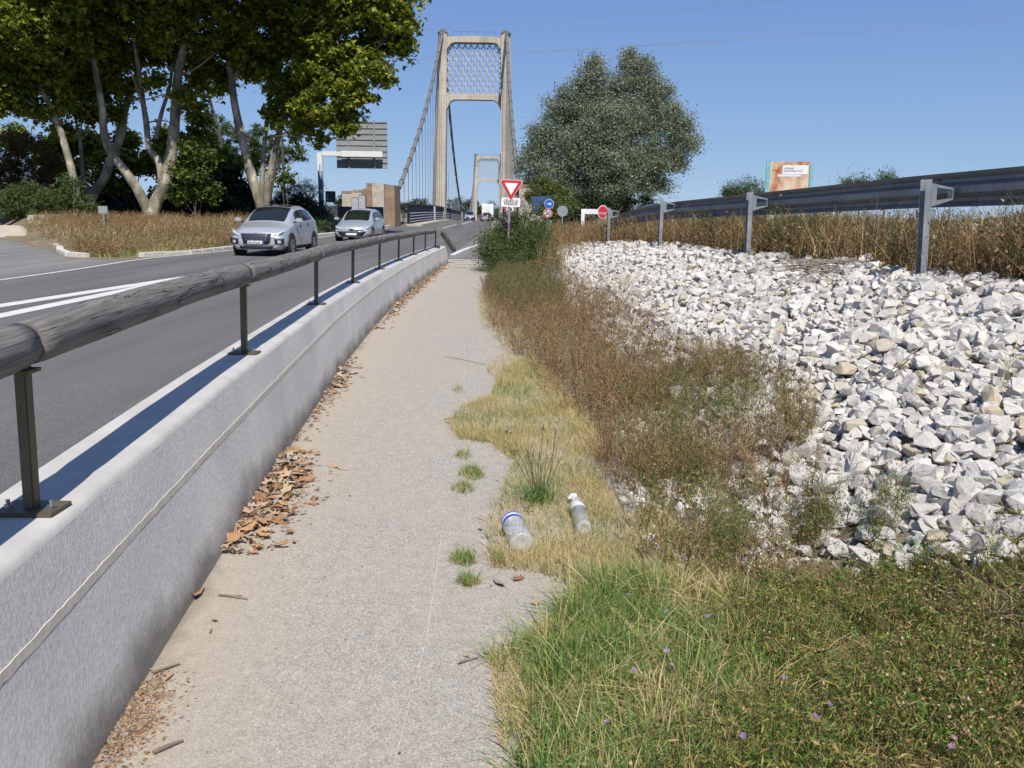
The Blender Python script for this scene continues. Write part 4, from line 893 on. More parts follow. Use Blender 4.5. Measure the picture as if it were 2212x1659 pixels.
# road furniture beyond gantry: dark hoarding, cabinets
w1=aty(735,478,60); mb=MB().box((0,0,.75),(6.2,.25,1.75)).build('dark_wall',mat['darkpanel'],None); mb.location=(aty(740,470,66).x,66,0); tag(mb,'dark low wall between the gantry column and the brick anchorage','wall')
for px,hh,lab in ((768,2.3,'grey steel cabinet left of the anchorage'),(783,2.5,'taller grey cabinet touching the anchorage')):
    c=aty(px,440,64); cb=MB().box((0,0,hh/2),(.5,.45,hh)).build('steel_cabinet',mat['signback'],None,bevel=.02); cb.location=(c.x,64,0); tag(cb,lab,'cabinet'); d_=MB().box((0,-.23,hh/2),(.42,.01,hh-.2)).build('door',mat['steelgrey'],cb)
# utility pole
up=empty('utility_pole',(aty(615,440,75).x,75,.3)); tag(up,'thin wooden utility pole with crossarm behind the plane trees','pole'); hz=aty(615,298,75).z; MB().tube([(0,0,0),(0,0,hz)],[.15,.1],8).build('pole',mat['bark_dark'],up); MB().box((-.3,0,hz-.1),(1.6,.12,.1)).build('crossarm',mat['bark_dark'],up); MB().tube([(-1.6,0,0),(-.5,0,hz*.72)],.1,8).build('brace_pole',mat['bark_dark'],up)
for k,(a,b) in enumerate((((880,107),(2212,5)),((880,102),(2212,22)),((890,38),(1700,-30)))):
    A=aty(a[0]-700,a[1]+ (b[1]-a[1])*(-700)/(b[0]-a[0]),190); B=aty(b[0]+300,b[1],150); P=[A.lerp(B,t/20) for t in range(21)]
    for t,p_ in enumerate(P): p_.z-=1.5*math.sin(math.pi*t/20)
    cb=MB().tube(P,.02,4).build('power_line',M('pinkish power line','' and 0 or (.30,.27,.30),rough=.6) if k==0 else bpy.data.materials['pinkish power line'],None); tag(cb,('lowest thin overhead power line crossing the sky behind the pylon','middle thin overhead power line crossing the sky behind the pylon','uppermost thin overhead power line near the top of the picture')[k],'power line')
# ------------------------------------------------------------------ cars
def ms(m): return mat[m]
def make_car(name,label,paint,st,L,W,front,wheels,win,parent=None,group=None,mirror=True,glass2=None):
    root=empty(name); tag(root,label,'car',group)
    A=np.array(st,float); xs=A[:,0]; A[(xs>1.2)&(xs<4.2),2]+=.065
    def ringc(x):
        v=[np.interp(x,xs,A[:,k]) for k in range(1,8)]; zt,wt,zs,zb_,wb,wm,z0=v
        return np.array([(0,z0),(wm*.8,z0),(wm,z0+.14),(wm,(z0+zb_)/2+.03),(wb,zb_),(wt,zs),(wt*.8,zt-.012),(wt*.4,zt+.012),(0,zt+.018)])
    def sm(x):   # smooth along the length
        r=np.zeros((9,2)); 
        for dx,g in ((-.09,.25),(0,.5),(.09,.25)): r+=g*ringc(np.clip(x+dx*(.0 if x<.2 or x>L-.2 else 1),0,L))
        return r
    def Pt(x,t):
        r=sm(x); t=min(max(t,0),8); k=min(int(t),7); f=t-k
        if k in (2,3,5,6): f2=f
        q=r[k]*(1-f)+r[k+1]*f
        xx=x+.21*(q[0]/(W/2))**2*math.exp(-x/.55)-.14*(q[0]/(W/2))**2*math.exp(-(L-x)/.4)
        return Vector((-xx,q[0],q[1]))
    def grid(x0,x1,t0,t1,nx,nt_,off=0.,sgn=1,xa=None):
        V=[];F=[]
        for i in range(nx+1):
            for j in range(nt_+1):
                x=x0+(x1-x0)*i/nx; t=t0+(t1-t0)*j/nt_
                if xa: x=xa(x,j/nt_)
                p=Pt(x,t); e=.03
                if off:
                    a=Pt(min(x+e,L),t)-Pt(max(x-e,0),t); b=Pt(x,t+e)-Pt(x,t-e); n=a.cross(b)
                    if n.length>1e-9:
                        n.normalize()
                        if n.y*1+n.z*.5+n.x*.2<0: n=-n
                        p=p+n*off
                V.append((p.x,p.y*sgn,p.z))
        F=[(i*(nt_+1)+j,i*(nt_+1)+j+1,(i+1)*(nt_+1)+j+1,(i+1)*(nt_+1)+j) for i in range(nx) for j in range(nt_)]
        return V,F
    mb=MB()
    for sgn in (1,-1): mb.add(*grid(0,L,0,8,64,32,0,sgn))
    for x in (0.,L):
        V=[Pt(x,t/4) for t in range(33)]; V=[(v.x,v.y,v.z) for v in V]+[(v.x,-v.y,v.z) for v in V[-2::-1]]; mb.add(V,[tuple(range(len(V)))])
    b=mb.build('body',ms(paint),root,smooth=False); me=b.data
    bm=bmesh.new(); bm.from_mesh(me); bmesh.ops.remove_doubles(bm,verts=bm.verts,dist=.001); bmesh.ops.recalc_face_normals(bm,faces=bm.faces); bm.to_mesh(me); bm.free()
    for p in me.polygons: p.use_smooth=True
    me.set_sharp_from_angle(angle=R(38))
    (wx0,wx1),(rx0,rx1),sides,(tx0,tx1)=win
    mb=MB()
    for sgn in (1,-1): mb.add(*grid(wx0,wx1,5.75,8,10,8,.006,sgn))
    mb.build('windscreen',ms('carglass'),root,smooth=True)
    if rx1>rx0:
        mb=MB()
        for sgn in (1,-1): mb.add(*grid(rx0,rx1,6.0,8,6,6,.012,sgn))
        mb.build('rear_window',ms('carglass'),root,smooth=True)
    if tx1>tx0:
        mb=MB()
        for sgn in (1,-1): mb.add(*grid(tx0,tx1,6.15,8,10,6,.006,sgn))
        mb.build('glass_roof',ms('carglass'),root,smooth=True)
    for sgn in (1,-1):
        for (a,c_,da,db) in sides:
            V,F=grid(a,c_,4.12,4.93,8,5,.006,sgn,xa=lambda x,f,a=a,c_=c_,da=da,db=db: x+(da*f if x<(a+c_)/2 else 0)*(1-(x-a)/((c_-a)/2+1e-6) if x<(a+c_)/2 else 0)+(db*f*((x-(a+c_)/2)/((c_-a)/2)) if x>(a+c_)/2 else 0))
            MB().add(V,F).build('side_window',ms('carglass'),root,smooth=True)
        mx=Pt(wx0+.28,4.3); m=MB().tube([(mx.x,(mx.y-.02)*sgn,mx.z),(mx.x+.03,(mx.y+.17)*sgn,mx.z+.06)],[.02,.03],6).build('mirror',ms('blackplastic'),root)
        MB().box((mx.x+.04,(mx.y+.20)*sgn,mx.z+.08),(.12,.22,.15),rz=.15*sgn).build('mirror_shell',ms(paint),m,bevel=.035)
        sp=MB(); V,F=grid(wheels[0]+.38,wheels[1]-.38,1.2,1.9,8,2,.012,sgn); sp.add(V,F).build('sill_trim',ms('blackplastic'),root)
        for dx_ in (wx0+1.0,wx0+1.95):
            V,F=grid(dx_,dx_+.012,2.3,4.0,1,8,.002,sgn); MB().add(V,F).build('door_seam',ms('blackplastic'),root)
            V,F=grid(dx_-.26,dx_-.08,3.72,3.86,2,1,.02,sgn); MB().add(V,F).build('door_handle',ms('chrome'),root)
    zt_f=lambda z: float(np.interp(z,A[:6,1],A[:6,0]))
    def fx(y,z): return -(zt_f(z)+.21*(y/(W/2))**2*math.exp(-zt_f(z)/.55)+ (.04 if z<.26 else 0))
    def fpatch(nm,q,m,off=.012,par=root,n=6):
        V=[];F=[]                                     # q: 4 corners (y,z)
        for i in range(n+1):
            for j in range(n+1):
                u,v=i/n,j/n; y=(q[0][0]*(1-u)+q[1][0]*u)*(1-v)+(q[3][0]*(1-u)+q[2][0]*u)*v; z=(q[0][1]*(1-u)+q[1][1]*u)*(1-v)+(q[3][1]*(1-u)+q[2][1]*u)*v
                V.append((fx(y,z)+off,y,z))
        F=[(i*(n+1)+j,i*(n+1)+j+1,(i+1)*(n+1)+j+1,(i+1)*(n+1)+j) for i in range(n) for j in range(n)]
        o=MB().add(V,F).build(nm,ms(m),par,smooth=True); md=o.modifiers.new('t','SOLIDIFY'); md.thickness=.012; return o
    for nm,q,m,off,both in front:
        o=fpatch(nm,q,m,off)
        if both: fpatch(nm,[(-a,c_) for a,c_ in q],m,off)
    for wx in wheels[:2]:
        r=wheels[2]
        for sgn in (1,-1):
            yw=sgn*(W/2-.13)
            MB().cyl((-wx,sgn*(W/2-.11),r+.03),r*1.17,.23,'Y',28).build('wheel_arch',ms('blackplastic'),root)
            wh=MB().cyl((-wx,sgn*(W/2-.10),r),r,.225,'Y',28).build('wheel',ms('tyre'),root,bevel=.02)
            rm=MB().cyl((-wx,sgn*(W/2+.008),r),r*.62,.02,'Y',20)
            rm.build('rim',ms('rim'),wh)
            hb=MB()
            for k in range(5):
                a=2*math.pi*k/5; hb.box((-wx+math.cos(a)*r*.36,sgn*(W/2+.021),r+math.sin(a)*r*.36),(.05,.012,r*.30),ry=-a+0)
            hb.build('spoke_gap',ms('blackplastic'),wh)
    return root,fpatch,fx,Pt
mpv=[(0,.62,.66,.58,.50,.74,.78,.30),(.05,.74,.68,.69,.60,.80,.83,.23),(.28,.90,.68,.85,.76,.84,.885,.20),(.7,1.00,.67,.95,.87,.87,.915,.19),(1.05,1.08,.67,1.03,.94,.875,.92,.19),(1.25,1.20,.66,1.14,.99,.875,.92,.19),(1.65,1.42,.63,1.34,1.02,.87,.92,.19),(2.05,1.565,.61,1.48,1.04,.865,.92,.19),(2.7,1.625,.60,1.53,1.07,.86,.92,.19),(3.3,1.60,.585,1.50,1.10,.855,.92,.19),(3.8,1.52,.57,1.42,1.13,.85,.915,.20),(4.1,1.36,.60,1.27,1.10,.83,.90,.24),(4.3,1.02,.70,.97,.9,.80,.86,.28),(4.37,.8,.70,.76,.7,.76,.80,.34)]
fr1=[('grille',[(-.50,.735),(.50,.735),(.40,.42),(-.40,.42)],'blackplastic',.012,False)]+[('grille_slat',[(-.49+.02*k,.72-.06*k),(.49-.02*k,.72-.06*k),(.488-.02*k,.703-.06*k),(-.488+.02*k,.703-.06*k)],'chrome',.022,False) for k in range(4)]+[('number_plate',[(-.26,.505),(.26,.505),(.26,.40),(-.26,.40)],'white',.034,False),('blue_band',[(.215,.505),(.26,.505),(.26,.40),(.215,.40)],'blue',.037,False),
 ('headlight',[(.55,.69),(.86,.90),(.80,.76),(.56,.655)],'lamp',.014,True),('fog_lamp_pod',[(.58,.575),(.88,.585),(.86,.40),(.60,.40)],'blackplastic',.012,True),('fog_lamp',[(.68,.52),(.78,.52),(.78,.43),(.68,.43)],'lamp',.022,True),('lower_intake',[(-.55,.34),(.55,.34),(.50,.25),(-.50,.25)],'blackplastic',.012,False),('skid_plate',[(-.42,.235),(.42,.235),(.36,.205),(-.36,.205)],'chrome',.03,False),('badge',[(-.045,.80),(.045,.80),(.02,.71),(-.02,.71)],'chrome',.016,False),('bumper_line',[(-.6,.39),(.6,.39),(.6,.375),(-.6,.375)],'chrome',.012,False)]
c1,fp,fx_,Pt_=make_car('parked_car' if False else 'car','leading silver minivan with tall grille driving towards the camera','silver',mpv,4.37,1.84,fr1,(.88,3.49,.335),((1.10,2.02),(3.85,4.1),[(1.62,2.45,.16,0),(2.50,3.25,0,0),(3.30,3.62,0,-.12)],(2.12,3.4)))
pl=[o for o in c1.children if o.name.startswith('number_plate')][0]
text('lettering','DR-792-SP',.098,mat['black'],pl,(fx_(0,.45)+.052,-.02,.452),(R(90),0,R(90)),sx=.88,ext=.001,bold=.001)
def place(o,p,rz): o.location=p; o.rotation_euler=(0,0,rz)
def head(x,y,dx,dy): return math.atan2(dy,dx)
place(c1,(-8.22,27.55,.004),math.atan2(-1,-.045))
wag=[(0,.55,.62,.52,.46,.70,.76,.28),(.05,.66,.66,.62,.55,.76,.80,.22),(.30,.80,.68,.76,.68,.80,.85,.19),(.75,.90,.68,.86,.78,.82,.87,.18),(1.1,.96,.67,.92,.84,.82,.875,.18),(1.3,1.07,.65,1.02,.90,.82,.875,.18),(1.75,1.33,.60,1.26,.95,.82,.875,.18),(2.1,1.46,.57,1.38,.97,.815,.875,.18),(2.8,1.52,.57,1.43,.99,.81,.875,.18),(3.6,1.50,.56,1.41,1.01,.81,.87,.18),(4.05,1.42,.56,1.34,1.03,.80,.86,.2),(4.3,1.15,.60,1.09,.97,.78,.84,.24),(4.4,.85,.66,.81,.74,.76,.80,.3)]
fr2=[('grille',[(-.66,.46),(.66,.46),(.50,.27),(-.50,.27)],'blackplastic',.012,False),('headlight',[(.42,.60),(.80,.74),(.76,.62),(.44,.56)],'lamp',.014,True),('badge',[(-.10,.60),(.10,.60),(.06,.52),(-.06,.52)],'blackplastic',.016,False),('number_plate',[(.12,.62) if False else (-.26,.40),(.26,.40),(.26,.30),(-.26,.30)],'label_white',.024,False),('fog_lamp',[(.60,.34),(.70,.34),(.70,.26),(.60,.26)],'chrome',.022,True),('bumper_strip',[(-.68,.49),(.68,.49),(.67,.47),(-.67,.47)],'chrome',.012,False)]
win2=((1.12,2.05),(4.08,4.25),[(1.62,2.5,.18,0),(2.55,3.3,0,0),(3.35,3.98,0,-.15)],(0,0))
c2_,*_=make_car('car','second silver estate car following with a wide low dark air intake','silver2',wag,4.42,1.75,fr2,(.85,3.55,.315),win2); place(c2_,(-7.62,40.6,.004),math.atan2(-1,-.03))
c3_,*_=make_car('car','distant white hatchback coming across the bridge','car_white',wag,4.42,1.75,fr2,(.85,3.55,.315),win2); place(c3_,(-7.55,146,float(roadZ(146))+.01),math.atan2(-1,.02))
c4_,*_=make_car('car','tiny dark blue car far across the bridge beside the pylon foot','car_blue',wag,4.42,1.75,fr2,(.85,3.55,.315),win2); place(c4_,(-6.0,176,float(roadZ(176))+.01),math.atan2(-1,.02))
cc=aty(1409,444,27); c5_,*_=make_car('car','dark car on the slip road almost hidden behind the crash barrier','car_dark',wag,4.42,1.75,fr2,(.85,3.55,.315),win2); place(c5_,(cc.x+1.75,30.5,.38),math.atan2(-1,.12))
c6_,*_=make_car('car','small silver van driving away behind the white lorry','silver',mpv,4.37,1.84,fr1,(.88,3.49,.335),((1.10,2.02),(3.85,4.25),[(1.62,2.45,.16,0),(2.50,3.25,0,0)],(0,0))); cc=aty(1050,470,165); place(c6_,(cc.x+.1,165,float(roadZ(165))+.01),math.atan2(1,-.02))
for sgn in (-1,1):
    MB().box((-4.36,.66*sgn,.98),(.06,.14,.35)).build('tail_light',mat['taillight'],c6_)
MB().box((-4.33,0,1.0),(.04,1.1,.22)).build('red_stripe',mat['taillight'],c6_)
tk=empty('lorry'); tag(tk,'white box lorry driving away over the bridge','lorry'); cc=aty(1053,462,190); place(tk,(cc.x,190,float(roadZ(190))),math.atan2(-.02,1)*0)
MB().box((0,4,2.35),(2.5,8,2.75)).build('cargo_box',mat['white'],tk,bevel=.03)
for sx in (-.61,.61):
    d_=MB().box((sx,-.03,2.3),(1.18,.05,2.6)).build('rear_door',mat['white'],tk); MB().box((sx*.35,-.07,2.3),(.04,.04,2.5)).build('lock_bar',mat['steelgrey'],d_)
MB().box((0,3.5,.85),(1.0,9,.25)).build('chassis',mat['blackplastic'],tk); MB().box((0,-.05,.7),(2.4,.12,.22)).build('rear_bumper',mat['taillight'],tk); MB().box((0,9.3,1.7),(2.4,2.1,2.4)).build('cab',mat['white'],tk,bevel=.15)
for y in (1.5,2.8,8.8):
    for sx in (-1.05,1.05): MB().cyl((sx,y,.5),.5,.3,'X',18).build('wheel',mat['tyre'],tk)
# ------------------------------------------------------------------ trees
def limb(parent,name,pts,r0,r1,m,n=12):
    P=[Vector(p) for p in pts]; S=[]
    for i in range(len(P)-1):
        a=P[max(i-1,0)];b=P[i];c=P[i+1];d=P[min(i+2,len(P)-1)]
        for k in range(5):
            t=k/5; S.append(.5*((2*b)+(c-a)*t+(2*a-5*b+4*c-d)*t*t+(3*b-a-3*c+d)*t**3))
    S.append(P[-1]); k_=.76 if m=='bark_plane' else 1.
    rr=[k_*(r0+(r1-r0)*i/(len(S)-1))*(1+random.uniform(-.06,.06)) for i in range(len(S))]
    if name=='trunk': rr[0]*=1.35; rr[1]*=1.12
    return MB().tube(S,rr,n).build(name,mat[m],parent,smooth=True)
def crown(clumps, leafT, nleaf, size, sub=.55, spread=.33, tilt=1.1, hvar=.3):
    """foliage in many small sprays spread through each clump, hanging a little"""
    parts=[]; tot=sum(c[3]**2 for c in clumps)
    for (x,y,z,r) in clumps:
        n=int(nleaf*r*r/tot); ns=max(6,int(n/60)); u=rng.normal(0,1,(ns,3)); u/=np.linalg.norm(u,axis=1)[:,None]; rad=rng.uniform(.2,1.25,ns)**.6
        C=np.array([x,y,z])+u*rad[:,None]*r*[1,.9,.85]
        k=rng.integers(0,ns,n); P=C[k]+rng.normal(0,1,(n,3))*spread*sub*[1,1,.8]*rng.uniform(.5,1.5,(ns,1))[k]
        parts.append(inst(leafT[0],leafT[1],P,rotm(n,tilt),size*rng.uniform(1-hvar,1+hvar,n)))
    return cat(parts)
def W(px,py,Y,r): p=aty(px,py,Y); return (p.x,p.y,p.z,r*Y/FOC)
def tree(name,label,base,limbs,clumps,m,leafT,nleaf,size,bark,cat_='tree',group=None,**k):
    e=empty(name,base); tag(e,label,cat_,group); b=Vector(base)
    for i,(pts,r0,r1) in enumerate(limbs): limb(e,'trunk' if i==0 else 'limb',[Vector(p)-b for p in pts],r0,r1,bark)
    cand=[Vector(p)-b for pts,r0,r1 in limbs for p in pts[len(pts)//2:]]
    for c_ in clumps:
        q=Vector(c_[:3])-b; a=min(cand,key=lambda p:(p-q).length+max(0,p.z-q.z)*1.5)
        if (a-q).length<.6: continue
        mid=a.lerp(q,.5)+Vector((random.uniform(-.4,.4),random.uniform(-.4,.4),random.uniform(0,.5))); limb(e,'branch',[a,mid,q],min(.11,.03+.012*(q-a).length),.02,bark,6)
        for t in range(3):
            w_=q+Vector((random.uniform(-1,1),random.uniform(-1,1),random.uniform(-.6,.9)))*c_[3]*.85; limb(e,'twig',[mid.lerp(q,.4+.2*t),mid.lerp(w_,.6),w_],.028,.008,bark,5)
    V,F=crown(clumps,leafT,nleaf,size,**k); V=V-np.array(base); stuff('crown',(V,F),mat[m],None,parent=e)
    return e
def PP(L,Y): return [aty(x,y,Y) for x,y in L]
PT='plane trees on the traffic island'
gz_=lambda x,y: float(terr(x,y))
def plane(label,bx,by,Y,limbs,cl,n):
    b=aty(bx,by,Y); b=Vector((b.x,Y,gz_(b.x,Y)-.1)); LL=[]
    for i,(L,r0,r1,dy) in enumerate(limbs):
        pts=[aty(x,y,Y+dy*j/len(L)) for j,(x,y) in enumerate(L)]
        if i==0: pts[0]=b.copy()
        LL.append((pts,r0,r1))
    tree('plane_tree',label,b,LL,[W(*c) for c in cl],'leaf_plane',LEAF3,n,.30,'bark_plane',group=PT,sub=.8,spread=.27)
plane('right hand plane tree with two pale diverging stems behind the leading silver car',570,455,50,
 [([(572,455),(560,430),(545,385),(524,305),(507,225),(499,165),(484,60),(470,-60)],.44,.17,0),([(572,452),(583,380),(600,300),(620,225),(642,140),(660,20)],.31,.12,-1),([(566,440),(567,370),(572,300),(580,235),(590,150)],.24,.12,1),([(610,260),(660,215),(720,180),(770,140)],.12,.04,-2),([(500,180),(540,120),(600,60),(700,30)],.16,.05,0),([(640,150),(720,80),(800,60)],.12,.04,-1)],
 [(720,60,49,95),(800,20,48,80),(845,80,48,48),(850,10,48,45),(640,130,50,80),(755,185,47,52),(700,235,47,50),(560,60,50,90),(640,-60,50,120),(780,-70,49,100),(745,262,47,30),(620,215,50,42),(555,130,51,50),(800,150,47,40),(690,160,48,55),(640,285,49,26),(665,250,48,30),(612,190,49,40),(592,250,49,20),(725,110,48,60),(690,300,48,18),(870,60,47,26),(500,-110,45,80),(620,-150,45,90)],60000)
plane('middle plane tree splitting into several leaning pale stems from one massive dark base',325,470,48,
 [([(325,468),(335,440),(355,400),(372,320),(380,230),(385,160),(402,90),(432,25),(470,-60)],.52,.17,0),([(322,462),(300,415),(272,372),(243,335),(226,295),(220,230),(206,150),(192,40)],.38,.17,-1),([(350,400),(343,350),(322,318),(316,265),(308,215),(300,150),(288,80)],.28,.13,.5),([(336,300),(350,240),(366,190),(372,140)],.16,.1,1),([(402,90),(440,50),(490,20)],.14,.05,0),([(316,235),(300,200),(283,155)],.09,.05,0),([(385,160),(420,150),(470,110)],.1,.04,0),([(300,220),(350,205),(388,195)],.05,.02,-1)],
 [(420,40,48,85),(330,10,47,75),(380,-80,48,120),(455,110,50,48),(280,90,49,48),(470,-60,50,110),(260,-50,47,100),(478,175,51,26),(330,100,50,45),(415,225,51,22),(250,140,49,40),(370,130,50,38),(400,300,49,26),(270,190,50,26),(240,255,50,24),(340,60,47,50),(500,80,50,50),(425,180,50,24),(250,-130,43,90),(370,-150,43,90),(330,180,47,22),(390,215,47,22)],50000)
plane('left plane tree whose trunk leans right across its neighbour behind the dry grass',190,468,51,
 [([(191,466),(198,425),(225,385),(240,345),(262,290),(272,230),(300,150),(330,60)],.42,.18,0),([(255,290),(262,230),(244,190),(200,160)],.15,.06,0),([(196,430),(180,380),(172,300),(150,200)],.2,.08,1)],
 [(150,60,48,90),(120,-80,47,130),(200,130,50,45),(180,180,50,36),(225,200,52,30),(150,150,49,42),(195,235,51,28),(225,60,48,70),(120,180,49,34),(170,250,51,22),(130,-130,42,80)],30000)
plane('leftmost plane tree with a slim pale leaning trunk',165,440,46,
 [([(168,452),(162,400),(146,335),(128,276),(110,232),(90,196),(68,160),(40,110),(10,40)],.28,.1,0),([(125,270),(100,245),(60,220),(20,190)],.1,.03,-1),([(90,196),(130,130),(150,60)],.1,.05,0)],
 [(60,30,44,95),(-60,40,45,110),(20,130,46,52),(95,160,46,40),(-20,190,45,46),(50,215,46,28),(95,240,46,24),(10,235,45,22),(35,175,46,30),(130,215,47,24),(-10,100,45,60),(140,280,47,20)],30000)
# thin leaning stem behind
b=aty(478,430,62); tree('thin_tree','thin dark leaning tree trunk between the two right hand plane trees',(b.x,62,.3),[([Vector((b.x,62,.3))]+PP([(478,330),(474,290),(458,235),(446,185),(438,150)],62),.16,.08)],[W(440,140,62,34),W(470,190,62,18)],'leaf_plane',LEAF3,2500,.25,'bark_dark')
# understorey, hedge and background trees on the left
def shrub(name,label,cl,m,leafT,n,size,Y,stemn=5,cat_='shrub',**k):
    cs=[W(*c) for c in cl]; bx=sum(c[0] for c in cs)/len(cs); by=sum(c[1] for c in cs)/len(cs); zb=gz_(bx,by)
    e=empty(name,(bx,by,zb)); tag(e,label,cat_)
    for i in range(stemn):
        c=cs[i%len(cs)]; limb(e,'stem',[(random.uniform(-.3,.3),random.uniform(-.2,.2),-.1),((c[0]-bx)*.5,(c[1]-by)*.5,(c[2]-zb)*.55),(c[0]-bx,c[1]-by,c[2]-zb)],.05*cs[0][3]+.02,.015,'bark_dark',6)
    V,F=crown(cs,leafT,n,size,**k); V[:,2]=np.maximum(V[:,2],zb-.05); stuff('foliage',(V-np.array([bx,by,zb]),F),mat[m],None,parent=e); return e
shrub('rusty_shrub','tall rusty red and green shrub at the far left edge',[(30,330,50,52),(80,350,50,45),(10,390,50,50),(110,400,50,38),(60,400,50,50),(-40,360,50,60),(30,300,50,22),(75,308,50,18)],'leaf_red',LEAFN,16000,.28,50)
shrub('bamboo_clump','bright green bamboo like clump below the rusty shrub',[(50,430,46,35),(100,440,46,32),(140,430,46,26),(20,450,46,34),(150,400,46,20),(180,440,46,20)],'leaf_mid',LEAFN,12000,.26,46)
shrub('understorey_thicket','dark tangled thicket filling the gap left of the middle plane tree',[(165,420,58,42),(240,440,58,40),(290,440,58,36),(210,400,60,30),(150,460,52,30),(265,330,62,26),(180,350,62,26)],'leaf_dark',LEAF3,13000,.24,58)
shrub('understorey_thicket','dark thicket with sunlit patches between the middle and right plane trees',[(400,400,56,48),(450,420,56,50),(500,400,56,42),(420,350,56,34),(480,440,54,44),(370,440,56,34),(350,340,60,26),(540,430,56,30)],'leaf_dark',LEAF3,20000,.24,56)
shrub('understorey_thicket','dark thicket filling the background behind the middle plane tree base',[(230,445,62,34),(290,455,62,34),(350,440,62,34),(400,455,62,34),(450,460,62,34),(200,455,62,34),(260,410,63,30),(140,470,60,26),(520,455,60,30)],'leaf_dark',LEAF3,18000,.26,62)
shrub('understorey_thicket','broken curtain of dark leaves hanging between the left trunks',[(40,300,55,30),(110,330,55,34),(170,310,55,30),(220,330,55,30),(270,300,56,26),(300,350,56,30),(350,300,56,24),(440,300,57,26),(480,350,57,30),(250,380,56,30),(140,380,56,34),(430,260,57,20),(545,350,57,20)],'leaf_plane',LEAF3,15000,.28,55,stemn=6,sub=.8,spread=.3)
shrub('ivy_mass','sunlit green ivy on the lower stems of the middle plane tree',[(430,345,47,26),(425,385,47,28),(445,420,47,24),(400,360,47,22),(390,420,47,22),(410,318,47,16)],'leaf_ivy',LEAF3,4600,.2,47)
shrub('willow_tree','soft pale green willow standing behind the plane trees',[(470,290,80,44),(510,330,80,48),(440,340,80,40),(550,300,80,30),(640,330,80,22),(480,370,80,48),(590,330,80,34)],'leaf_mid',LEAFN,16000,.42,80,cat_='tree')
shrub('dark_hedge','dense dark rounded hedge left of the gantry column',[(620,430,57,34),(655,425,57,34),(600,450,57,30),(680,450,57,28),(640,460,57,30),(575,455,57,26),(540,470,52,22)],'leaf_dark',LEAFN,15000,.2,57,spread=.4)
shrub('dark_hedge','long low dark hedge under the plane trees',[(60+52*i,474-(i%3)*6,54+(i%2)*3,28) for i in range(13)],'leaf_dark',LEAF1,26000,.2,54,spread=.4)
shrub('small_bush','small olive bush beside the road behind the second silver car',[(690,490,50,16),(670,500,48,14),(640,495,46,14),(705,478,52,12)],'leaf_mid',LEAF1,2600,.1,50)
shrub('leafy_sprig','single bright green leafy sprig low on the right plane tree',[(622,385,49,13),(608,392,49,9)],'leaf_yellow',LEAF3,260,.22,49,stemn=2)
# right hand tree
b=aty(1330,452,70); b=Vector((b.x,70,0))
tree('white_poplar','large silvery green poplar with a broad double crown right of the bridge',b,[([b]+PP([(1325,430),(1315,370),(1300,290)],70),.5,.2),([b+Vector((.3,0,.8))]+PP([(1345,380),(1365,290)],70),.4,.1),(PP([(1320,400),(1270,350)],70),.2,.06)],
 [W(*c) for c in [(1278,165,70,30),(1272,200,70,34),(1282,135,70,16),(1240,235,70,34),(1222,195,70,18),(1205,240,70,24),(1190,290,70,40),(1165,325,70,28),(1150,365,70,30),(1142,405,70,22),(1372,160,72,34),(1360,124,72,18),(1395,140,71,18),(1340,185,71,24),(1400,195,71,36),(1425,225,71,32),(1450,262,70,34),(1475,300,70,30),(1500,312,69,14),(1300,270,69,50),(1350,260,70,50),(1370,340,70,60),(1250,320,69,52),(1320,370,69,60),(1425,345,70,42),(1200,380,69,44),(1460,350,70,24),(1395,400,70,32),(1435,398,70,16),(1265,410,70,44),(1330,425,69,34),(1300,330,69,60),(1165,420,70,22),(1482,270,70,14),(1440,195,71,14),(1185,225,71,10),(1309,215,72,34),(1238,262,72,30),(1400,262,72,34),(1325,240,73,40),(1260,230,73,26),(1165,285,70,14),(1128,345,70,12)]],'leaf_poplar',LEAF1,165000,.20,'bark_dark',spread=.42,sub=.8)
shrub('yellow_green_bush','yellow green bush in front of the poplar above the round blue sign',[(1170,408,56,26),(1195,420,55,28),(1150,425,58,16),(1215,440,52,26),(1190,455,50,26),(1225,465,48,20),(1240,450,50,18)],'leaf_yellow',LEAF1,15000,.14,55)
shrub('dark_low_bush','dark undergrowth at the foot of the poplar',[(1260,440,58,24),(1300,445,58,24),(1350,440,60,22),(1390,440,60,18),(1245,470,46,16),(1275,470,46,12)],'leaf_dark',LEAF1,9000,.16,58)
# far trees along the other bank and far right
k=0
for (px,py,Y,rp,lab) in [(742,440,190,9,'small far tree beside the left anchorage'),(870,441,430,12,'far rounded tree seen through the hangers by the anchorage'),(893,437,430,14,'far rounded tree left of the first pylon foot'),(910,440,430,12,'far tree touching the left pylon leg'),(975,441,430,14,'far tree just right of the left pylon leg'),(990,437,420,12,'far tree between the pylon leg and the dark cable'),(1008,444,430,12,'far tree behind the low point of the cable'),(1019,438,400,13,'dark tree left of the second pylon'),(1034,447,400,12,'tree between the second pylon and the lorry'),(1070,452,380,16,'tree right of the white lorry'),(930,446,440,14,'low far tree behind the left pylon leg')]:
    shrub('far_tree',lab,[(px,py,Y,rp),(px+rp*.5,py+rp*.5,Y,rp*.8),(px-rp*.6,py+rp*.6,Y,rp*.8),(px,py+rp*1.4,Y,rp)],'leaf_far',LEAF1,1500,.8,Y,stemn=2,cat_='tree',spread=1.2)
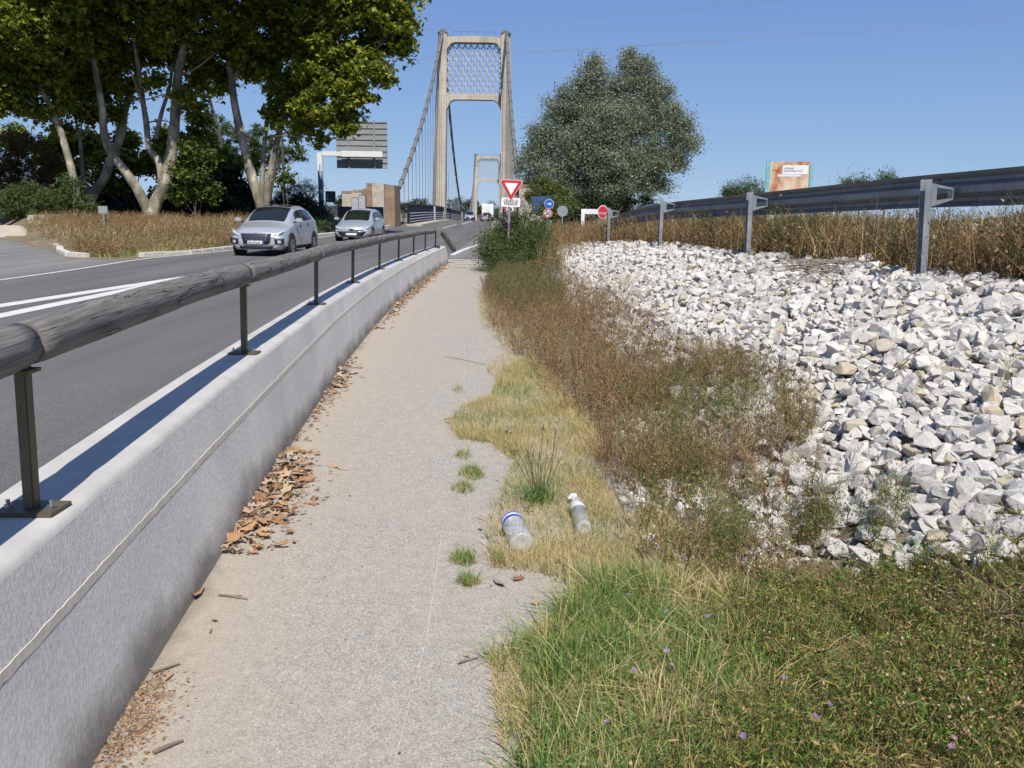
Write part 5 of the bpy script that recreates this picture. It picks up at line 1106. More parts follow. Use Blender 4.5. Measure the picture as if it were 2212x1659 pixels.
for (px,py,Y,rp,lab) in [(1575,408,90,13,'small far tree left of the billboard'),(1612,398,90,18,'taller far tree just left of the billboard'),(1640,405,90,14,'far tree touching the turquoise billboard post'),(1590,415,90,16,'low far tree above the crash barrier left of the billboard'),(1835,398,70,9,'small treetop showing above the crash barrier right of the billboard'),(1860,397,70,6,'tiny treetop above the middle of the crash barrier'),(1915,386,70,7,'rightmost small treetop above the crash barrier')]:
    shrub('far_tree',lab,[(px,py,Y,rp),(px-rp*.5,py+rp*.9,Y,rp),(px+rp*.5,py+rp,Y,rp),(px,py+rp*2.4,Y,rp*1.3)],'leaf_mid',LEAFN,1800,.3,Y,stemn=3,cat_='tree',spread=.7)
# ------------------------------------------------------------------ shrub round the give way sign
shrub('roadside_shrub','leafy green shrub growing round the pole of the give way sign',[(1100,530,23.4,34),(1072,548,22.6,26),(1128,520,23.6,34),(1150,548,22.8,26),(1058,520,23.5,16),(1160,500,24,18),(1115,490,24,22),(1085,500,24.5,20),(1140,565,22.3,24),(1100,565,22.3,24),(1065,570,22.3,14),(1136,465,24,9),(1150,450,24,6),(1046,512,23,7),(1078,470,24,8),(1120,445,24.5,6),(1172,480,24,10),(1180,545,22.6,12),(1110,470,24,10),(1160,520,23,24),(1060,545,22.8,22),(1092,580,22.3,24),(1125,590,22,18)],'leaf_mid',LEAFN,30000,.095,23,stemn=14,sub=.22,spread=.65)
# ------------------------------------------------------------------ grasses and weeds
def weeds(name,label,P,h,m,leafm,nl,lean=.3,wdt=.006,branches=5,leaf=.02,z=None,LT=LEAF1,blm=None,nb=0):
    (V,F),tips=stems(P,h,wdt,lean,z,branches); stuff(name,(V,F),mat[m],label,'weeds')
    if nl:
        ii=rng.integers(0,len(tips),nl); Bp=np.stack([P[:,0],P[:,1],np.maximum(terr(P[:,0],P[:,1]),0)],1); Bp=np.tile(Bp,(branches+1,1))[ii]; t=rng.uniform(.15,1.05,(nl,1)); Q=Bp+(tips[ii]-Bp)*t+rng.normal(0,.012,(nl,3))
        stuff(name+'_leaves' if False else 'weed_leaves',inst(LT[0],LT[1],Q,rotm(nl),leaf*rng.uniform(.5,1.4,nl)),mat[leafm],label.replace('stalks','leaves and seed husks'),'weeds')
# behind and under the barrier
n=15000; y=rng.uniform(5.,32,n); x=gX(y)+rng.uniform(.02,2.2,n); P=np.stack([x,y],1)
weeds('dry_weeds','dense dry brown weed stalks along the crash barrier',patchy(P,1.3,.55,3),rng.uniform(.25,.68,len(P)) if 0 else .46,'weed_brown','weed_brown',130000,.6,.008,7,.036)
P=np.stack([x,y],1)[:5000]; stuff('dry_grass',blades(patchy(P,.9,.2,5)[:2500],.58,.008,.4),mat['straw'],'tall straw coloured grass behind the crash barrier','grass')
P2=np.concatenate([zone([(gX(t)+.1,t),(gX(t)+1.2,t),(gX(t)+1.2,t+dt),(gX(t)+.1,t+dt)],nn,world=True) for t,dt,nn in ((6.4,1.,500),(11.2,1.2,600),(14,1.2,350),(9.2,.5,160),(19,1,160))])
weeds('green_weeds','patches of green weed stalks among the dry ones at the crash barrier',P2,.55,'weed_green','herb',14000,.3,.008,6,.035)
n=2600; y=rng.uniform(20,46,n); x=gX(y)+rng.uniform(-1.6,2.0,n); weeds('dry_weeds','dry brown weed stalks running out behind the far end of the barrier',np.stack([x,y],1),.6,'weed_brown','weed_brown',15000,.3,.012,5,.05)
n=2500; y=rng.uniform(26,60,n); x=rng.uniform(.2,2.6,n)+ (y-26)*.03; weeds('olive_weeds','olive weeds behind the leafy shrub below the round signs',np.stack([x,y],1),.55,'weed_green','weed_green',14000,.3,.014,5,.06)
# brown weeds between path and rocks
P=patchy(zone([(1050,690),(1045,630),(1110,585),(1185,585),(1265,650),(1330,700),(1420,760),(1450,830),(1400,960),(1290,960),(1190,860),(1150,790),(1090,760)],5200),2.,.5,8)
weeds('brown_weeds','dry brown branching weed stalks between the path and the white rocks',P,.27,'weed_brown','weed_brown',90000,.55,.0055,7,.02)
P=zone([(1045,620),(1110,580),(1200,590),(1220,660),(1110,690),(1060,660)],1600); weeds('olive_weeds','olive green weeds at the foot of the leafy shrub',P,.33,'weed_green','weed_green',34000,.4,.006,6,.026)
P=patchy(zone([(1200,640),(1290,640),(1420,740),(1330,760)],500),2,.3,2); weeds('brown_weeds','sprawling brown stalks leaning over the edge of the rocks',P,.42,'weed_brown','weed_brown',2500,.9,.004,5,.014)
# scattered weeds over stones
P=patchy(zone([(1290,840),(1450,780),(1570,860),(1740,950),(1760,1180),(1650,1290),(1400,1240),(1290,1000)],4200),2.6,.12,11)
weeds('sparse_weeds','sparse brown and olive weed stalks growing through the small stones',P[:2700],.24,'weed_brown','weed_brown',36000,.6,.004,7,.016)
P=patchy(zone([(1340,850),(1450,790),(1560,840),(1700,950),(1740,1180),(1650,1290),(1400,1240),(1330,1020)],1700),3.2,.10,12)
weeds('sparse_weeds','sparse green weed stalks growing through the small stones',P[:1200],.23,'weed_green','herb',20000,.45,.0036,7,.017)
P=np.concatenate([zone([(cx-r,cy),(cx,cy-r*.7),(cx+r,cy),(cx,cy+r*.6)],nn) for cx,cy,r,nn in ((1440,870,40,60),(1580,950,50,80),(1700,1020,60,60),(1480,1040,50,70),(1560,1180,60,80),(1760,1170,60,80),(1900,1200,60,60),(1450,960,40,40))])
weeds('green_weeds','tufts of feathery green weeds among the near rocks',P,.22,'weed_green','herb',14000,.35,.003,7,.014)
# dry plants on the rocks at the right
for cx,cy,zz,r,nn in ((2130,640,.8,60,60),(2180,870,.55,40,40),(1960,880,.5,8,3),(1690,640,.8,14,10)):
    P=zone([(cx-r,cy),(cx,cy-r*.4),(cx+r,cy),(cx,cy+r*.4)],nn,zz); stuff('dry_grass_tuft',blades(P,.30,.005,.6,.8),mat['straw'],'tuft of straw grass growing out of the rocks at the right edge' if cx>2100 else 'small straw stalks standing among the rocks','grass')
def soilpatch(lab,px,z):
    P_=[onz(a,b) for a,b in px]; tag(obj('verge_soil',mesh_py('verge_soil',[(p.x,p.y,z) for p in P_],[tuple(range(len(P_)))]),mat['thatch']),lab,kind='structure')
mat['thatch']=M('matted dead grass and soil',(.17,.125,.07),(.07,.055,.035),40,1.,bmp=.8,bscale=120,bdist=.01)
soilpatch('dark soil under the near grass',[(1215,1320),(1300,1265),(1400,1245),(1560,1260),(1720,1330),(1800,1800),(1110,1800),(1115,1640),(1130,1560),(1150,1490),(1150,1410),(1215,1385)],.0075)
# straw grass strip
Z1=[(1085,800),(1150,765),(1185,850),(1280,1000),(1325,1085),(1355,1160),(1410,1240),(1330,1290),(1250,1275),(1150,1240),(1060,1230),(1045,1130),(1085,1060),(1110,1000),(1060,960),(990,950),(965,915),(1000,880),(1060,860)]
P=patchy(zone(Z1,60000),7,.32,21); stuff('straw_grass',blades(P,.075,.0032,.9,.6,z=.006),mat['straw'],'dry straw coloured grass creeping over the edge of the path','grass')
P=patchy(zone(Z1,9000),6,.05,22); stuff('green_grass',blades(P,.085,.0035,.55,.6,z=.006),mat['grass_green'],'green grass blades among the straw grass at the path edge','grass')
P=patchy(zone([(1045,800),(1090,760),(1040,700),(1030,640),(1060,620),(1110,700),(1170,790),(1100,850)],7000),5,.2,25); stuff('straw_grass',blades(P,.11,.004,.6,.6,z=.006),mat['straw'],'dry grass fringe along the path beside the brown weeds','grass')
P=patchy(zone([(1175,800),(1260,900),(1310,985),(1330,1000),(1290,1000),(1200,880),(1140,770)],9000),6,.4,27); stuff('straw_grass',blades(P,.10,.004,.9,.6,z=.01),mat['straw'],'dry straw grass hiding the kerb edging beside the brown weeds','grass')
P=patchy(zone([(1345,1120),(1420,1110),(1520,1180),(1600,1290),(1420,1290),(1370,1210)],7000),5,.15,28); stuff('straw_grass',blades(P,.09,.0036,1.1,.6),mat['straw'],'thin straw between the near grass and the small stones','grass')
# tufts on the path
for cx,cy,r,nn,lab in ((990,845,13,90,'tiny green grass tuft farthest up the path'),(1000,988,18,160,'small grass tuft on the path left of the plantain stalks'),(1018,1028,28,520,'larger green grass tuft on the path'),(1000,1060,26,260,'flattened straw tuft at the edge of the path'),(1080,1215,14,160,'small dark green tuft below the blue banded bottle'),(1000,1215,30,420,'patchy tuft at the near left edge of the straw grass'),(1010,1262,24,300,'green tuft nearest the bottom of the straw grass strip'),(1250,1380,20,160,'upright green tuft near the dry leaves')):
    P=zone([(cx-r,cy),(cx-r*.4,cy-r*.6),(cx+r*.5,cy-r*.5),(cx+r,cy+r*.1),(cx+r*.2,cy+r*.5)],nn); e=obj('grass_tuft',mesh_np('grass_tuft',*cat([blades(P[:nn*2//3],.07,.003,.6,.6,z=.006)])),mat['grass_green']); tag(e,lab,'grass tuft'); stuff('dry_blades',blades(P[nn//2:],.06,.003,.9,.6,z=.006),mat['straw'],None,parent=e,kind=None)
# plantain clump with dark stalks
c=onz(1165,1085); e=empty('plantain_clump',(c.x,c.y,0)); tag(e,'clump of upright thin dark stalks above narrow green leaves in the straw grass','plant')
mbs=MB()
for k in range(22):
    a=random.uniform(-1.9,1.9)+1.57; l=random.uniform(.22,.42); ln=random.uniform(.1,.75); dx_,dy_=math.cos(a)*ln,math.sin(a)*ln*.5; p0=Vector((random.gauss(0,.02),random.gauss(0,.02),0)); p1=p0+Vector((dx_*l*.5,dy_*l*.5,l*.6)); p2=p0+Vector((dx_*l*.85,dy_*l*.8,l))
    mbs.tube([p0,p1,p2],[.0017,.0014,.001],4)
    if k%2==0: mbs.tube([p2,p2+(p2-p1).normalized()*.03],[.0045,.003],5)
mbs.build('stalks',M('dark plantain stalks',(.13,.10,.045),(.09,.07,.04),20),e)
P=rng.normal(0,.05,(260,2)); V,F=blades(P,.17,.005,.8,.7,z=0.); stuff('leaves',(V,F),mat['grass_green'],None,parent=e,kind=None)
# near green grass
Z2=[(1205,1310),(1300,1255),(1400,1235),(1560,1260),(1680,1330),(1720,1500),(1760,1800),(1085,1800),(1090,1640),(1100,1560),(1130,1480),(1045,1425),(1130,1390),(1210,1370)]
P=patchy(zone(Z2,26000),7,.12,31); stuff('mixed_grass',blades(P,.115,.0046,1.0,.75,z=.004),mat['grass'],'mixed green and straw grass in the near foreground right of the path','grass')
P=patchy(zone(Z2,1200),4,.05,32); stuff('green_grass',blades(P,.15,.0045,.6,.5,z=.004),mat['grass_green'],'longer green blades in the near foreground grass','grass')
P=patchy(zone(Z2,2000),4,.15,33); stuff('straw_stalks',blades(P,.16,.0045,1.3,.9,z=.004),mat['straw'],'pale bent straw stalks in the near foreground grass','grass')
P=zone([(1060,1430),(1110,1395),(1200,1330),(1180,1480),(1110,1600),(1080,1620)],2600); stuff('straw_grass',blades(P,.05,.0035,1.,.5,z=.006),mat['straw'],'matted straw along the near edge of the path','grass')
def tufts(px,nt_,per,h,wd,rad=.03,lean=.75,seed=0,curl=.7,world=False):
    C=zone(px,nt_,world=world); C=patchy(C,5,.25,seed); k=rng.integers(0,len(C),per*len(C)); off=rng.normal(0,rad,(len(k),2)); P=C[k]+off; n=len(P)
    Z=np.maximum(terr(P[:,0],P[:,1]),0); sc_=rng.uniform(.6,1.25,len(C))[k]; H=h*sc_*rng.uniform(.45,1.1,n); u=off/(np.linalg.norm(off,axis=1)[:,None]+1e-6); ln=np.minimum(np.abs(rng.normal(.15,lean,n)),1.3)
    d=(u+rng.normal(0,.35,(n,2)))*ln[:,None]; q=rng.uniform(0,6.28,n); wv=np.stack([np.cos(q),np.sin(q),np.zeros(n)],1)*(wd*rng.uniform(.5,1.3,n))[:,None]/2; B=np.stack([P[:,0],P[:,1],Z-.005],1)
    at=lambda t: B+np.stack([d[:,0]*H*(t*.5+curl*t*t),d[:,1]*H*(t*.5+curl*t*t),H*(t-.4*curl*ln*t*t)],1)
    V=np.stack([B-wv,B+wv,at(.35)-wv*.9,at(.35)+wv*.9,at(.7)-wv*.6,at(.7)+wv*.6,at(1.)],1).reshape(-1,3)
    return V,(np.array([(0,1,3),(0,3,2),(2,3,5),(2,5,4),(4,5,6)])[None]+(np.arange(n)*7)[:,None,None]).reshape(-1,3)
ZT=[(1160,1400),(1300,1275),(1450,1250),(1600,1275),(1700,1340),(1740,1500),(1700,1800),(1120,1800),(1130,1600),(1160,1480)]
stuff('green_tussocks',tufts(ZT,130,75,.155,.0052,seed=71),mat['grass_green'],'arching tussocks of fresh green grass in the near foreground','grass')
stuff('straw_tussocks',tufts(ZT,90,46,.17,.0052,.04,1.0,seed=72),mat['straw'],'bleached straw blades drooping among the green tussocks','grass')
ZR=[(1600,1300),(1900,1260),(2260,1235),(2420,1800),(1600,1800)]
stuff('green_tussocks',tufts(ZR,70,40,.12,.0048,seed=73),mat['grass_green'],'green grass tussocks scattered through the herb carpet','grass')
stuff('straw_tussocks',tufts(ZR,80,30,.13,.0045,.05,1.2,seed=74),mat['straw'],'straw stalks scattered through the herb carpet','grass')
stuff('brown_tussocks',tufts(ZR,150,40,.10,.0038,.05,1.1,seed=75),mat['weed_brown'],'dry brown tangles scattered through the herb carpet','herbs')
# near herb carpet
Z3=[(1560,1290),(1700,1280),(1900,1235),(2300,1190),(2520,1800),(1300,1800),(1400,1660),(1600,1560)]
P=patchy(zone(Z3,6500),6,.12,41)
(V,F),tips=stems(P,.12,.003,.9,0.,5,.6); stuff('herb_stems',(V,F),mat['weed_green'],'tangled low stems of the flowering herb carpet at lower right','herbs')
nl=62000; ii=rng.integers(0,len(tips),nl); Bp=np.tile(np.stack([P[:,0],P[:,1],np.zeros(len(P))],1),(6,1))[ii]; Q=Bp+(tips[ii]-Bp)*rng.uniform(.2,1.1,(nl,1))+rng.normal(0,.008,(nl,3)); Q[:,2]=np.maximum(Q[:,2],.004)
stuff('herb_leaves',inst(LEAFN[0],LEAFN[1],Q,rotm(nl),.033*rng.uniform(.5,1.3,nl)),mat['herb'],'narrow green herb leaves at lower right','herbs')
SEED=(np.array([(0,0,-.3)]+[(math.cos(a)*(.5 if k%2 else .28),math.sin(a)*(.5 if k%2 else .28),.25 if k%2 else .05) for k,a in enumerate(np.linspace(0,6.283,12,endpoint=False))]),[(0,1+k,1+(k+1)%12) for k in range(12)])
ns=7500; ii=rng.integers(0,len(tips),ns); w_=tips[ii]+[0,0,.012]; w_=w_[(w_[:,0]>.75+ (rng.uniform(0,1.6,len(w_))**1.0))|(rng.uniform(0,1,len(w_))<.12)]
stuff('seed_heads',inst(SEED[0],SEED[1],w_,rotm(len(w_),.9),.0125*rng.uniform(.5,1.3,len(w_))),mat['seedhead'],'small brown star shaped seed heads on the herb carpet','herbs')
P=patchy(zone(Z3,26000),3.5,.3,44); stuff('dry_bits',blades(P,.07,.0032,1.7,.3,z=.004),mat['weed_brown'],'dry brown stalks matted under the herbs','herbs')
P=patchy(zone([(1400,1240),(1700,1230),(1850,1250),(1780,1350),(1500,1420),(1400,1330)],5000),4,.2,45); stuff('dry_bits',blades(P,.10,.0035,1.2,.5,z=.004),mat['weed_brown'],'dry brown stalks at the foot of the near rocks','grass')
P=patchy(zone([(1.25,2.1),(4.2,2.1),(4.2,3.45),(3.2,3.5),(1.6,3.45)],5200,world=True),3,.45,61)
(V,F),tips2=stems(P,.10,.0028,.9,None,5,.6); stuff('herb_stems',(V,F),mat['weed_green'],'tangled herb stems on the slope at the right edge','herbs')
nl=46000; ii=rng.integers(0,len(tips2),nl); Bp=np.tile(np.stack([P[:,0],P[:,1],np.maximum(terr(P[:,0],P[:,1]),0)],1),(6,1))[ii]; Q=Bp+(tips2[ii]-Bp)*rng.uniform(.2,1.1,(nl,1))+rng.normal(0,.008,(nl,3))
stuff('herb_leaves',inst(LEAFN[0],LEAFN[1],Q,rotm(nl),.033*rng.uniform(.5,1.3,nl)),mat['herb'],'herb leaves on the slope at the right edge','herbs')
w_=tips2[rng.integers(0,len(tips2),4200)]+[0,0,.008]; stuff('seed_heads',inst(SEED[0],SEED[1],w_,rotm(len(w_),.9),.0125*rng.uniform(.5,1.3,len(w_))),mat['seedhead'],'brown seed heads on the slope at the right edge','herbs')
stuff('dry_bits',blades(P[:3500],.08,.0034,1.5,.3),mat['weed_brown'],'dry brown stalks on the slope at the right edge','herbs')
# violet flowers, each one its own
def flower():
    e=empty('violet_flower'); 
    V=[];F=[]
    for k in range(16):
        a=k*2*math.pi/16+random.uniform(-.1,.1); l=.014*random.uniform(.8,1.15); w=.0016; c_,s_=math.cos(a),math.sin(a); z1=.005+random.uniform(-.002,.003); b=len(V)
        V+=[(0,0,0),(c_*l-s_*w,s_*l+c_*w,z1),(c_*l*1.15,s_*l*1.15,z1+.001),(c_*l+s_*w,s_*l-c_*w,z1)]; F.append((b,b+1,b+2,b+3))
    MB().add(V,F).build('petals',mat['violet'],e); MB().cyl((0,0,-.005),.0045,.011,n=8).build('calyx',mat['weed_green'],e); MB().tube([(0,0,-.012),(.01,.006,-.07),(.012,.01,-.13)],.0009,4).build('stem',mat['weed_green'],e); return e
f0=flower(); fl=[(1310,1560,'violet flower nearest the path, low in the picture'),(1695,1465,'large pale violet flower in the middle of the near grass'),(1760,1548,'violet flower below the middle of the herb carpet'),(2062,1594,'large violet flower near the lower right corner'),(2055,1613,'smaller violet flower just under the large one in the lower right corner'),(1605,1590,'small violet flower low between grass and herbs'),(1355,1285,'uppermost left violet flower at the start of the green grass'),(1440,1322,'violet flower on the right of the uppermost left one'),(1530,1332,'violet flower at the edge of the brown herbs'),(1440,1407,'violet flower in the dense green grass'),(1450,1437,'second violet flower just below the one in the dense grass'),(1370,1447,'pale violet flower in the grass left of the middle'),(1955,1525,'violet flower above the dark lower right herbs'),(1790,1522,'small faded violet flower beside the dry leaf'),(2090,1385,'violet flower near the right edge')]
for k,(x,y,lab) in enumerate(fl):
    q=onz(x,y,.125); e=f0 if k==0 else copytree(f0); e.location=q; e.rotation_euler=(random.uniform(-.3,.6),random.uniform(-.5,.5),random.uniform(0,6)); s=random.uniform(.55,.8); e.scale=(s,s,s); tag(e,lab,'flower','violet knapweed flowers')
    P=np.array([[q.x+.012,q.y]])
n=26; P=np.concatenate([zone([(1350,900),(1600,900),(1700,1180),(1380,1180)],n)]); stuff('yellow_flowers',inst(SEED[0],SEED[1],np.stack([P[:,0],P[:,1],np.maximum(terr(P[:,0],P[:,1]),0)+.16],1),rotm(n,.6),np.full(n,.013)),mat['yellow_fl'],'tiny yellow flowers scattered over the stony verge','flowers')
# ------------------------------------------------------------------ grass on the traffic island
n=26000; y=26.3+rng.uniform(0,1,n)**1.4*20; x=rng.uniform(-24,-10.7,n); k=(x>-12.85-(y-26.1)*.69)&(x<-10.75)&((y>28.2)|(x<-12)); P=patchy(np.stack([x[k],y[k]],1),.8,.45,51)
mnd=.55+.45*np.sin(P[:,0]*1.7+P[:,1]*.6)*np.sin(P[:,1]*1.1-P[:,0]*.5); P=P[rng.uniform(0,1,len(P))<.45+.55*mnd]
hf=.20+.36*np.clip(.5+.35*np.sin(P[:,0]*1.1+P[:,1]*.5)+.35*np.sin(P[:,0]*2.3-P[:,1]*.9+1)+.2*np.sin(P[:,0]*4.1),0,1)*np.clip((P[:,1]-26)/4,.35,1)
V,F=cat([blades(P[::2],hf[::2],.018,.75,.9,bias=(.2,0)),blades(P[1::2],hf[1::2]*.8,.018,1.1,.8)]); stuff('island_dry_grass',(V,F),mat['straw'],'tall dry straw grass covering the traffic island under the plane trees','grass')
weeds('island_weeds','dry reddish brown weed stalks along the front of the traffic island',patchy(np.stack([x[k],y[k]],1)[:7000],.7,.4,52),.36,'weed_brown','weed_brown',50000,.5,.014,5,.055)
n=5000; y=26.2+rng.uniform(0,1,n)*5; x=rng.uniform(-15,-10.8,n); k=(x>-12.9-(y-26)*.55)&(x<-10.8+(y<28)*(-1.)); stuff('island_green_grass',blades(np.stack([x[k],y[k]],1),.2,.018,.5),mat['grass'],'short green and straw grass behind the island kerb','grass')
n=5000; y=rng.uniform(31,75,n); x=-10.75-rng.uniform(0,1.,n)**2*5; stuff('verge_grass',blades(np.stack([x,y],1),.3,.03,.5),mat['weed_green'],'olive grass verge left of the road behind the cars','grass')
# ------------------------------------------------------------------ brushwood pile
c=aty(1795,575,9.3); e=empty('brushwood_pile',(c.x,9.3,float(terr(c.x,9.3))+.04)); tag(e,'heap of grey dead sticks lying on the rocks in front of the crash barrier','branches')
mbs=MB()
for k in range(70):
    a=random.gauss(0,.5); l=random.uniform(.15,.55); p=Vector((random.gauss(0,.24),random.gauss(0,.16),random.uniform(0,.12))); d=Vector((math.cos(a),math.sin(a)*.6,random.uniform(-.12,.25)))*l/2; mbs.tube([p-d,p+Vector((0,0,.01)),p+d],[random.uniform(.003,.008),.005,.002],4)
mbs.build('sticks',mat['twig_grey'],e)
for (a,b,lab) in (((1895,860,.45),(1980,790,.62),'long pale cane lying diagonally across the big rocks'),((2040,730,.70),(2110,715,.75),'short pale stick between rocks at right')):
    A=onz(*a);B=onz(*b); s=MB().tube([A+Vector((0,0,.12)),A.lerp(B,.5)+Vector((0,0,.12)),B+Vector((0,0,.12))],[.006,.005,.004],5).build('dry_cane',mat['litter'] if 0 else mat['twig_grey'],None); tag(s,lab,'stick')
# ------------------------------------------------------------------ fallen leaves and bark scraps
def leafmesh(seed,kind):
    r=np.random.default_rng(seed)
    if kind==0:
        tips=[(0,1.),(.62,.62),(.75,.05),(-.62,.62),(-.75,.05)]; out=[(.12,-.12),(.75,.02),(.38,.27),(.66,.64),(.25,.52),(0,1.),(-.25,.52),(-.66,.64),(-.38,.27),(-.75,.02),(-.12,-.12)]
        c=(0,.25)
    else:
        out=[(.1,-.6),(.2,-.1),(.16,.5),(.02,.75),(-.12,.45),(-.2,0),(-.08,-.55)]; c=(0,0)
    n=len(out); cu=r.uniform(.3,.75); tw=r.uniform(-.5,.5); ax=r.uniform(0,3)
    def Z(x,y): u=x*math.cos(ax)+y*math.sin(ax); return cu*u*u+tw*x*y+r.uniform(-.03,.03)
    V=[(c[0],c[1],Z(*c))]+[(x*.55+c[0]*.45,y*.55+c[1]*.45,Z(x*.55,y*.55)) for x,y in out]+[(x+r.uniform(-.05,.05),y+r.uniform(-.05,.05),Z(x,y)) for x,y in out]
    F=[(0,1+k,1+(k+1)%n) for k in range(n)]+[(1+k,1+n+k,1+n+(k+1)%n) for k in range(n)]+[(1+k,1+n+(k+1)%n,1+(k+1)%n) for k in range(n)]
    V=[(x*.5,y*.5-.1,z*.5) for x,y,z in V]; zm=min(v[2] for v in V); V=[(x,y,z-zm) for x,y,z in V]
    me=mesh_py('fallen_leaf' if kind==0 else 'bark_scrap',V,F); me.materials.append(mat['leaf_obj']); return me
LM=[leafmesh(60+i,0) for i in range(8)]; BM=[leafmesh(80+i,1) for i in range(6)]
piles=[(480,1185,620,900,190,.34,'in the thick brown drift against the near wall foot'),(690,830,760,770,26,.30,'in the second drift along the wall foot'),(830,665,880,640,14,.3,'in the small drift farther along the wall foot')]
count=0
def drop(x,y,s,bark,label,group,z=0.,par=None):
    me=(BM if bark else LM)[rng.integers(0,6)]; o=obj('bark_scrap' if bark else 'fallen_leaf',me); o.location=(x,y,z); o.rotation_euler=(rng.uniform(-.35,.35),rng.uniform(-.35,.35),rng.uniform(0,6.28)); o.scale=(s,s,s*rng.uniform(.6,1.2)); tag(o,label,'bark' if bark else 'leaf',group)
def wallside(y0,y1,n,wd,sig=1.):
    y=rng.uniform(y0,y1,n); x=wallX(y)+.02+np.abs(rng.normal(0,wd*.5,n)); return x,y
for (y0,y1,n,wd,lab) in ((3.85,5.5,170,.25,'drift of brown plane leaves heaped against the near wall foot'),(7.6,8.7,45,.22,'second leaf drift along the wall foot'),(12.4,14.6,25,.16,'leaf drift far along the wall foot'),(17.5,24.5,30,.2,'farthest leaf drift near the end of the wall')):
    x,y=wallside(y0,y1,n,wd)
    for i in range(n): drop(x[i],y[i],rng.uniform(.06,.15)*(1 if y0<6 else 1.1),rng.uniform()<.3,'curled dry scrap in the '+lab,'leaf litter in the '+lab,.008+max(0,.05*(1-(x[i]-wallX(y[i]))/wd/1.3))*rng.uniform(0,1))
for (x,y,b,s,lab) in ((430,1285,1,.22,'long pale split husk lying beside the wall foot'),(505,1290,1,.09,'thin brown bark strip on the bare path right of the husk'),(465,1345,0,.05,'small dry leaf below the long husk'),(1120,1255,0,.10,'curled tan leaf at the near edge of the straw grass'),(1075,1262,1,.16,'flat grey brown bark strip at the near edge of the straw grass'),(1112,990,0,.10,'orange brown leaf beside the plantain stalks'),(1098,942,0,.12,'brown leaf with a pale piece at the upper straw grass'),(1145,1110,0,.10,'orange leaf between the two bottles'),(1040,1150,0,.05,'small orange leaf left of the blue banded bottle'),(1025,1195,0,.04,'tiny orange leaf below the blue banded bottle'),(1205,1225,0,.06,'dry leaf sunk in the straw below the white labelled bottle'),(1750,1535,0,.12,'reddish dry leaf lying in the herbs'),(1700,1335,0,.10,'rusty leaf standing in the brown herbs'),(1410,1290,0,.07,'small rusty leaf at the start of the green grass'),(1275,965,0,.08,'small orange leaf on the stony verge'),(1810,1245,0,.08,'brown leaf under the near rocks'),(365,1470,1,.10,'dark twig piece near the wall at lower left'),(455,1370,1,.05,'tiny scrap in mid path near the wall'),(1010,1423,1,.06,'thin grey twig on the path near the foreground grass'),(1155,1308,1,.07,'dark curled scrap on the path above the foreground grass')):
    q=onz(x,y); drop(q.x,q.y,s,b,lab,None,.010 if x<1030 else (.012 if y>1200 and x<1160 else .04))
def litter(nm,label,n,f,s0,s1):
    x,y,z=f(n); i=rng.uniform(size=n)<.5; T=LEAF3; P=np.stack([x,y,z],1); stuff(nm,inst(LEAF3[0]*[1,1,2.5],LEAF3[1],P,rotm(n,.6),rng.uniform(s0,s1,n)),mat['litter'],label,'leaf litter')
def fw(y0,y1,wd,h=.03):
    def f(n):
        y=rng.uniform(y0,y1,n); y=y0+(y1-y0)*(.5+.5*np.clip(rng.normal(0,.45,n),-1,1)); d=np.abs(rng.normal(0,wd*.5,n)); return wallX(y)+.01+d,y,.006+np.maximum(0,h*(1-d/wd))*rng.uniform(0,1,n)
    return f
litter('leaf_litter','broken leaf crumbs of the thick drift against the near wall foot',900,fw(3.8,5.5,.26,.05),.02,.06)
litter('leaf_litter','fine brown crumbs along the wall foot at lower left',1500,fw(2.15,2.75,.13,.01),.006,.022)
litter('leaf_litter','brown crumbs along the middle wall foot',330,fw(5.8,9.2,.14,.02),.02,.05); litter('leaf_litter','brown leaf drift along the far wall foot',900,fw(11.5,24.8,.2,.04),.03,.08)
def fp(n): P=zone([(380,1440),(560,1200),(700,900),(900,900),(1080,1100),(1120,1280),(900,1659),(300,1659)],n); return P[:,0],P[:,1],np.full(n,.007)
litter('path_debris','tiny bits of debris scattered thinly on the path',140,fp,.004,.014)
for (x0,y0,x1,y1,r,lab) in ((330,1452,388,1432,.006,'short brown twig on the path by the lower wall foot'),(330,1625,395,1598,.007,'thicker brown twig at the bottom left of the path'),(265,1500,300,1545,.005,'thin twig in the brown crumbs at the wall foot'),(472,1284,535,1293,.004,'thin straight stick on the path beside the pale husk'),(990,1432,1035,1418,.003,'thin grey twig close to the foreground grass'),(960,905,1000,900,.004,'grey twig on the path left of the straw grass'),(965,770,1060,790,.003,'bare trailing stem reaching onto the path')):
    A=onz(x0,y0,.014);B=onz(x1,y1,.014); s=MB().tube([A,A.lerp(B,.45)+Vector((.004,0,.003)),B],[r,r*.9,r*.6],6).build('twig',mat['twig'],None); tag(s,lab,'twig')
pb=MB(); bmq=rock_mesh(77,10,0,'pebble'); 
for (x,y,s,lab) in ((865,1627,.018,'dark pebble at the bottom of the path'),(1062,1265,.014,'brown pebble at the near edge of the straw grass')):
    q=onz(x,y,.01); me=bmq.copy(); me.materials.clear(); o=obj('pebble',me,mat['cable_dark' if x<900 else 'twig']); o.location=q; o.scale=(s*1.4,s,s*.9); tag(o,lab,'pebble')
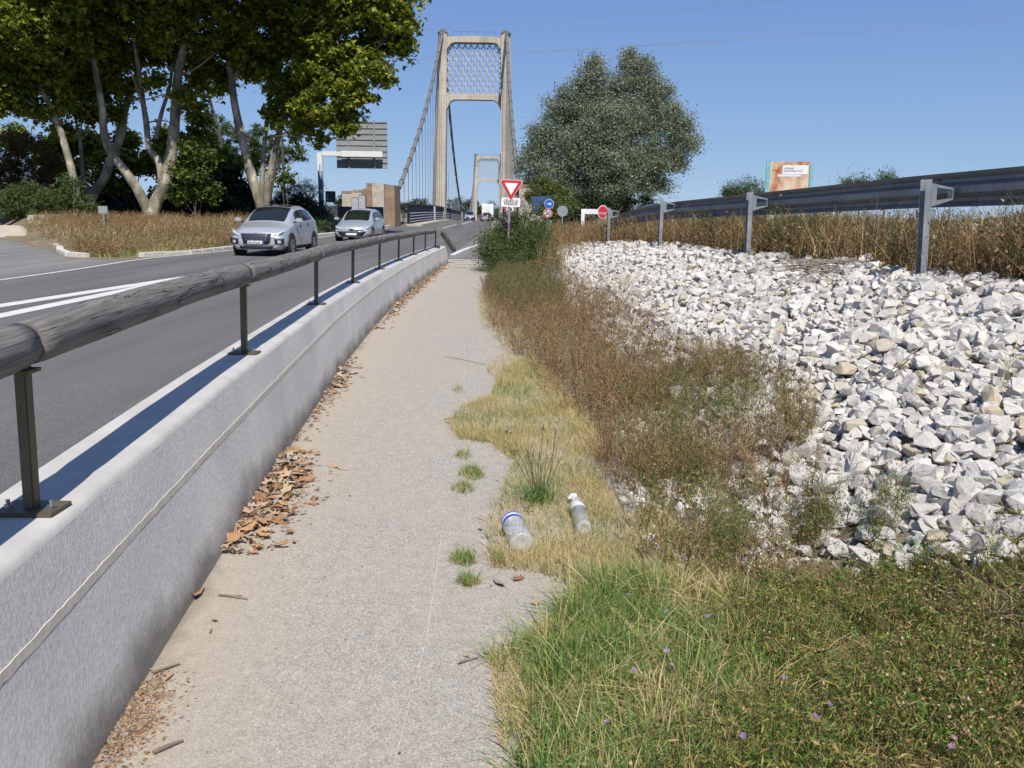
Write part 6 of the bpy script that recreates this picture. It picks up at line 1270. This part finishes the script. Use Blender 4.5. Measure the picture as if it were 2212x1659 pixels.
# ------------------------------------------------------------------ bottles
def lathe(prof_,n=28,ribs=0,squash=None):
    V=[];F=[]
    for i,(x,r) in enumerate(prof_):
        for k in range(n):
            a=2*math.pi*k/n; rr=r*(1+ (ribs*math.cos(5*a) if ribs else 0)); y,z=math.cos(a)*rr,math.sin(a)*rr
            if squash: y,z=squash(x,y,z)
            V.append((x,y,z))
    for i in range(len(prof_)-1):
        for k in range(n): F.append((i*n+k,i*n+(k+1)%n,(i+1)*n+(k+1)%n,(i+1)*n+k))
    return V,F
def bottle(label,A,B,r,bands,squash=None,labelspan=None,lm='label_white'):
    L=(B-A).length; e=empty('plastic_bottle',A); e.rotation_euler=(B-A).to_track_quat('X','Z').to_euler(); tag(e,label,'bottle')
    pf=[(0,.0),(0,.013),(.03,.013),(.032,.016),(.036,.013),(.06,.022),(.09,r*.82),(.105,r*.97)]
    x=.112
    while x<L-.03:
        pf+=[(x,r*.99),(x+.006,r*.955),(x+.012,r*.99)]; x+=.018
    pf+=[(L-.02,r),(L-.006,r*.92),(L,r*.72),(L-.012,r*.3),(L-.014,0)]
    V,F=lathe(pf,30,0,squash); o=MB().add(V,F).build('shell',mat['clear'],e,smooth=True)
    for a,b_,m_ in bands:
        V,F=lathe([(a,r*1.012),((a+b_)/2,r*1.012),(b_,r*1.012)],30,0,squash); MB().add(V,F).build('label_band',mat[m_],e,smooth=True)
    V,F=lathe([(-.004,0),(-.004,.0155),(.016,.0155),(.016,.0)],20); MB().add(V,F).build('cap',mat['cap'],e,smooth=False); return e
A=onz(1100,1113,.075); B=onz(1138,1196,.05); Lx=(B-A).length
b1_=bottle('clear plastic bottle with a blue band near the neck lying in the straw grass',A,A+(B-A).normalized()*min(Lx,.34),.056,[(.082,.094,'label_blue'),(.094,.112,'label_white'),(.112,.135,'label_blue')])
A=onz(1262,1142,.045); B=onz(1240,1075,.05); d_=B-A
b2_=bottle('crushed clear plastic bottle with a white label lying near the kerb',B,A,.040,[(.115,min(.22,(A-B).length*.72),'label_white')],squash=lambda x,y,z:(y*(1-.25*math.exp(-((x-.1)/.02)**2))+.025*max(0,(.1-x)/.1),z*(1-.45*math.exp(-((x-.1)/.025)**2))))
Q=onz(1228,1078,.04); pl_=MB().add([(0,0,0),(.05,.01,.012),(.045,.04,.02),(-.005,.035,.004),(.02,.02,.028)],[(0,1,4),(1,2,4),(2,3,4),(3,0,4)]).build('torn_label',mat['label_white'],None); pl_.location=Q; tag(pl_,'torn white plastic scrap at the neck of the crushed bottle','litter')
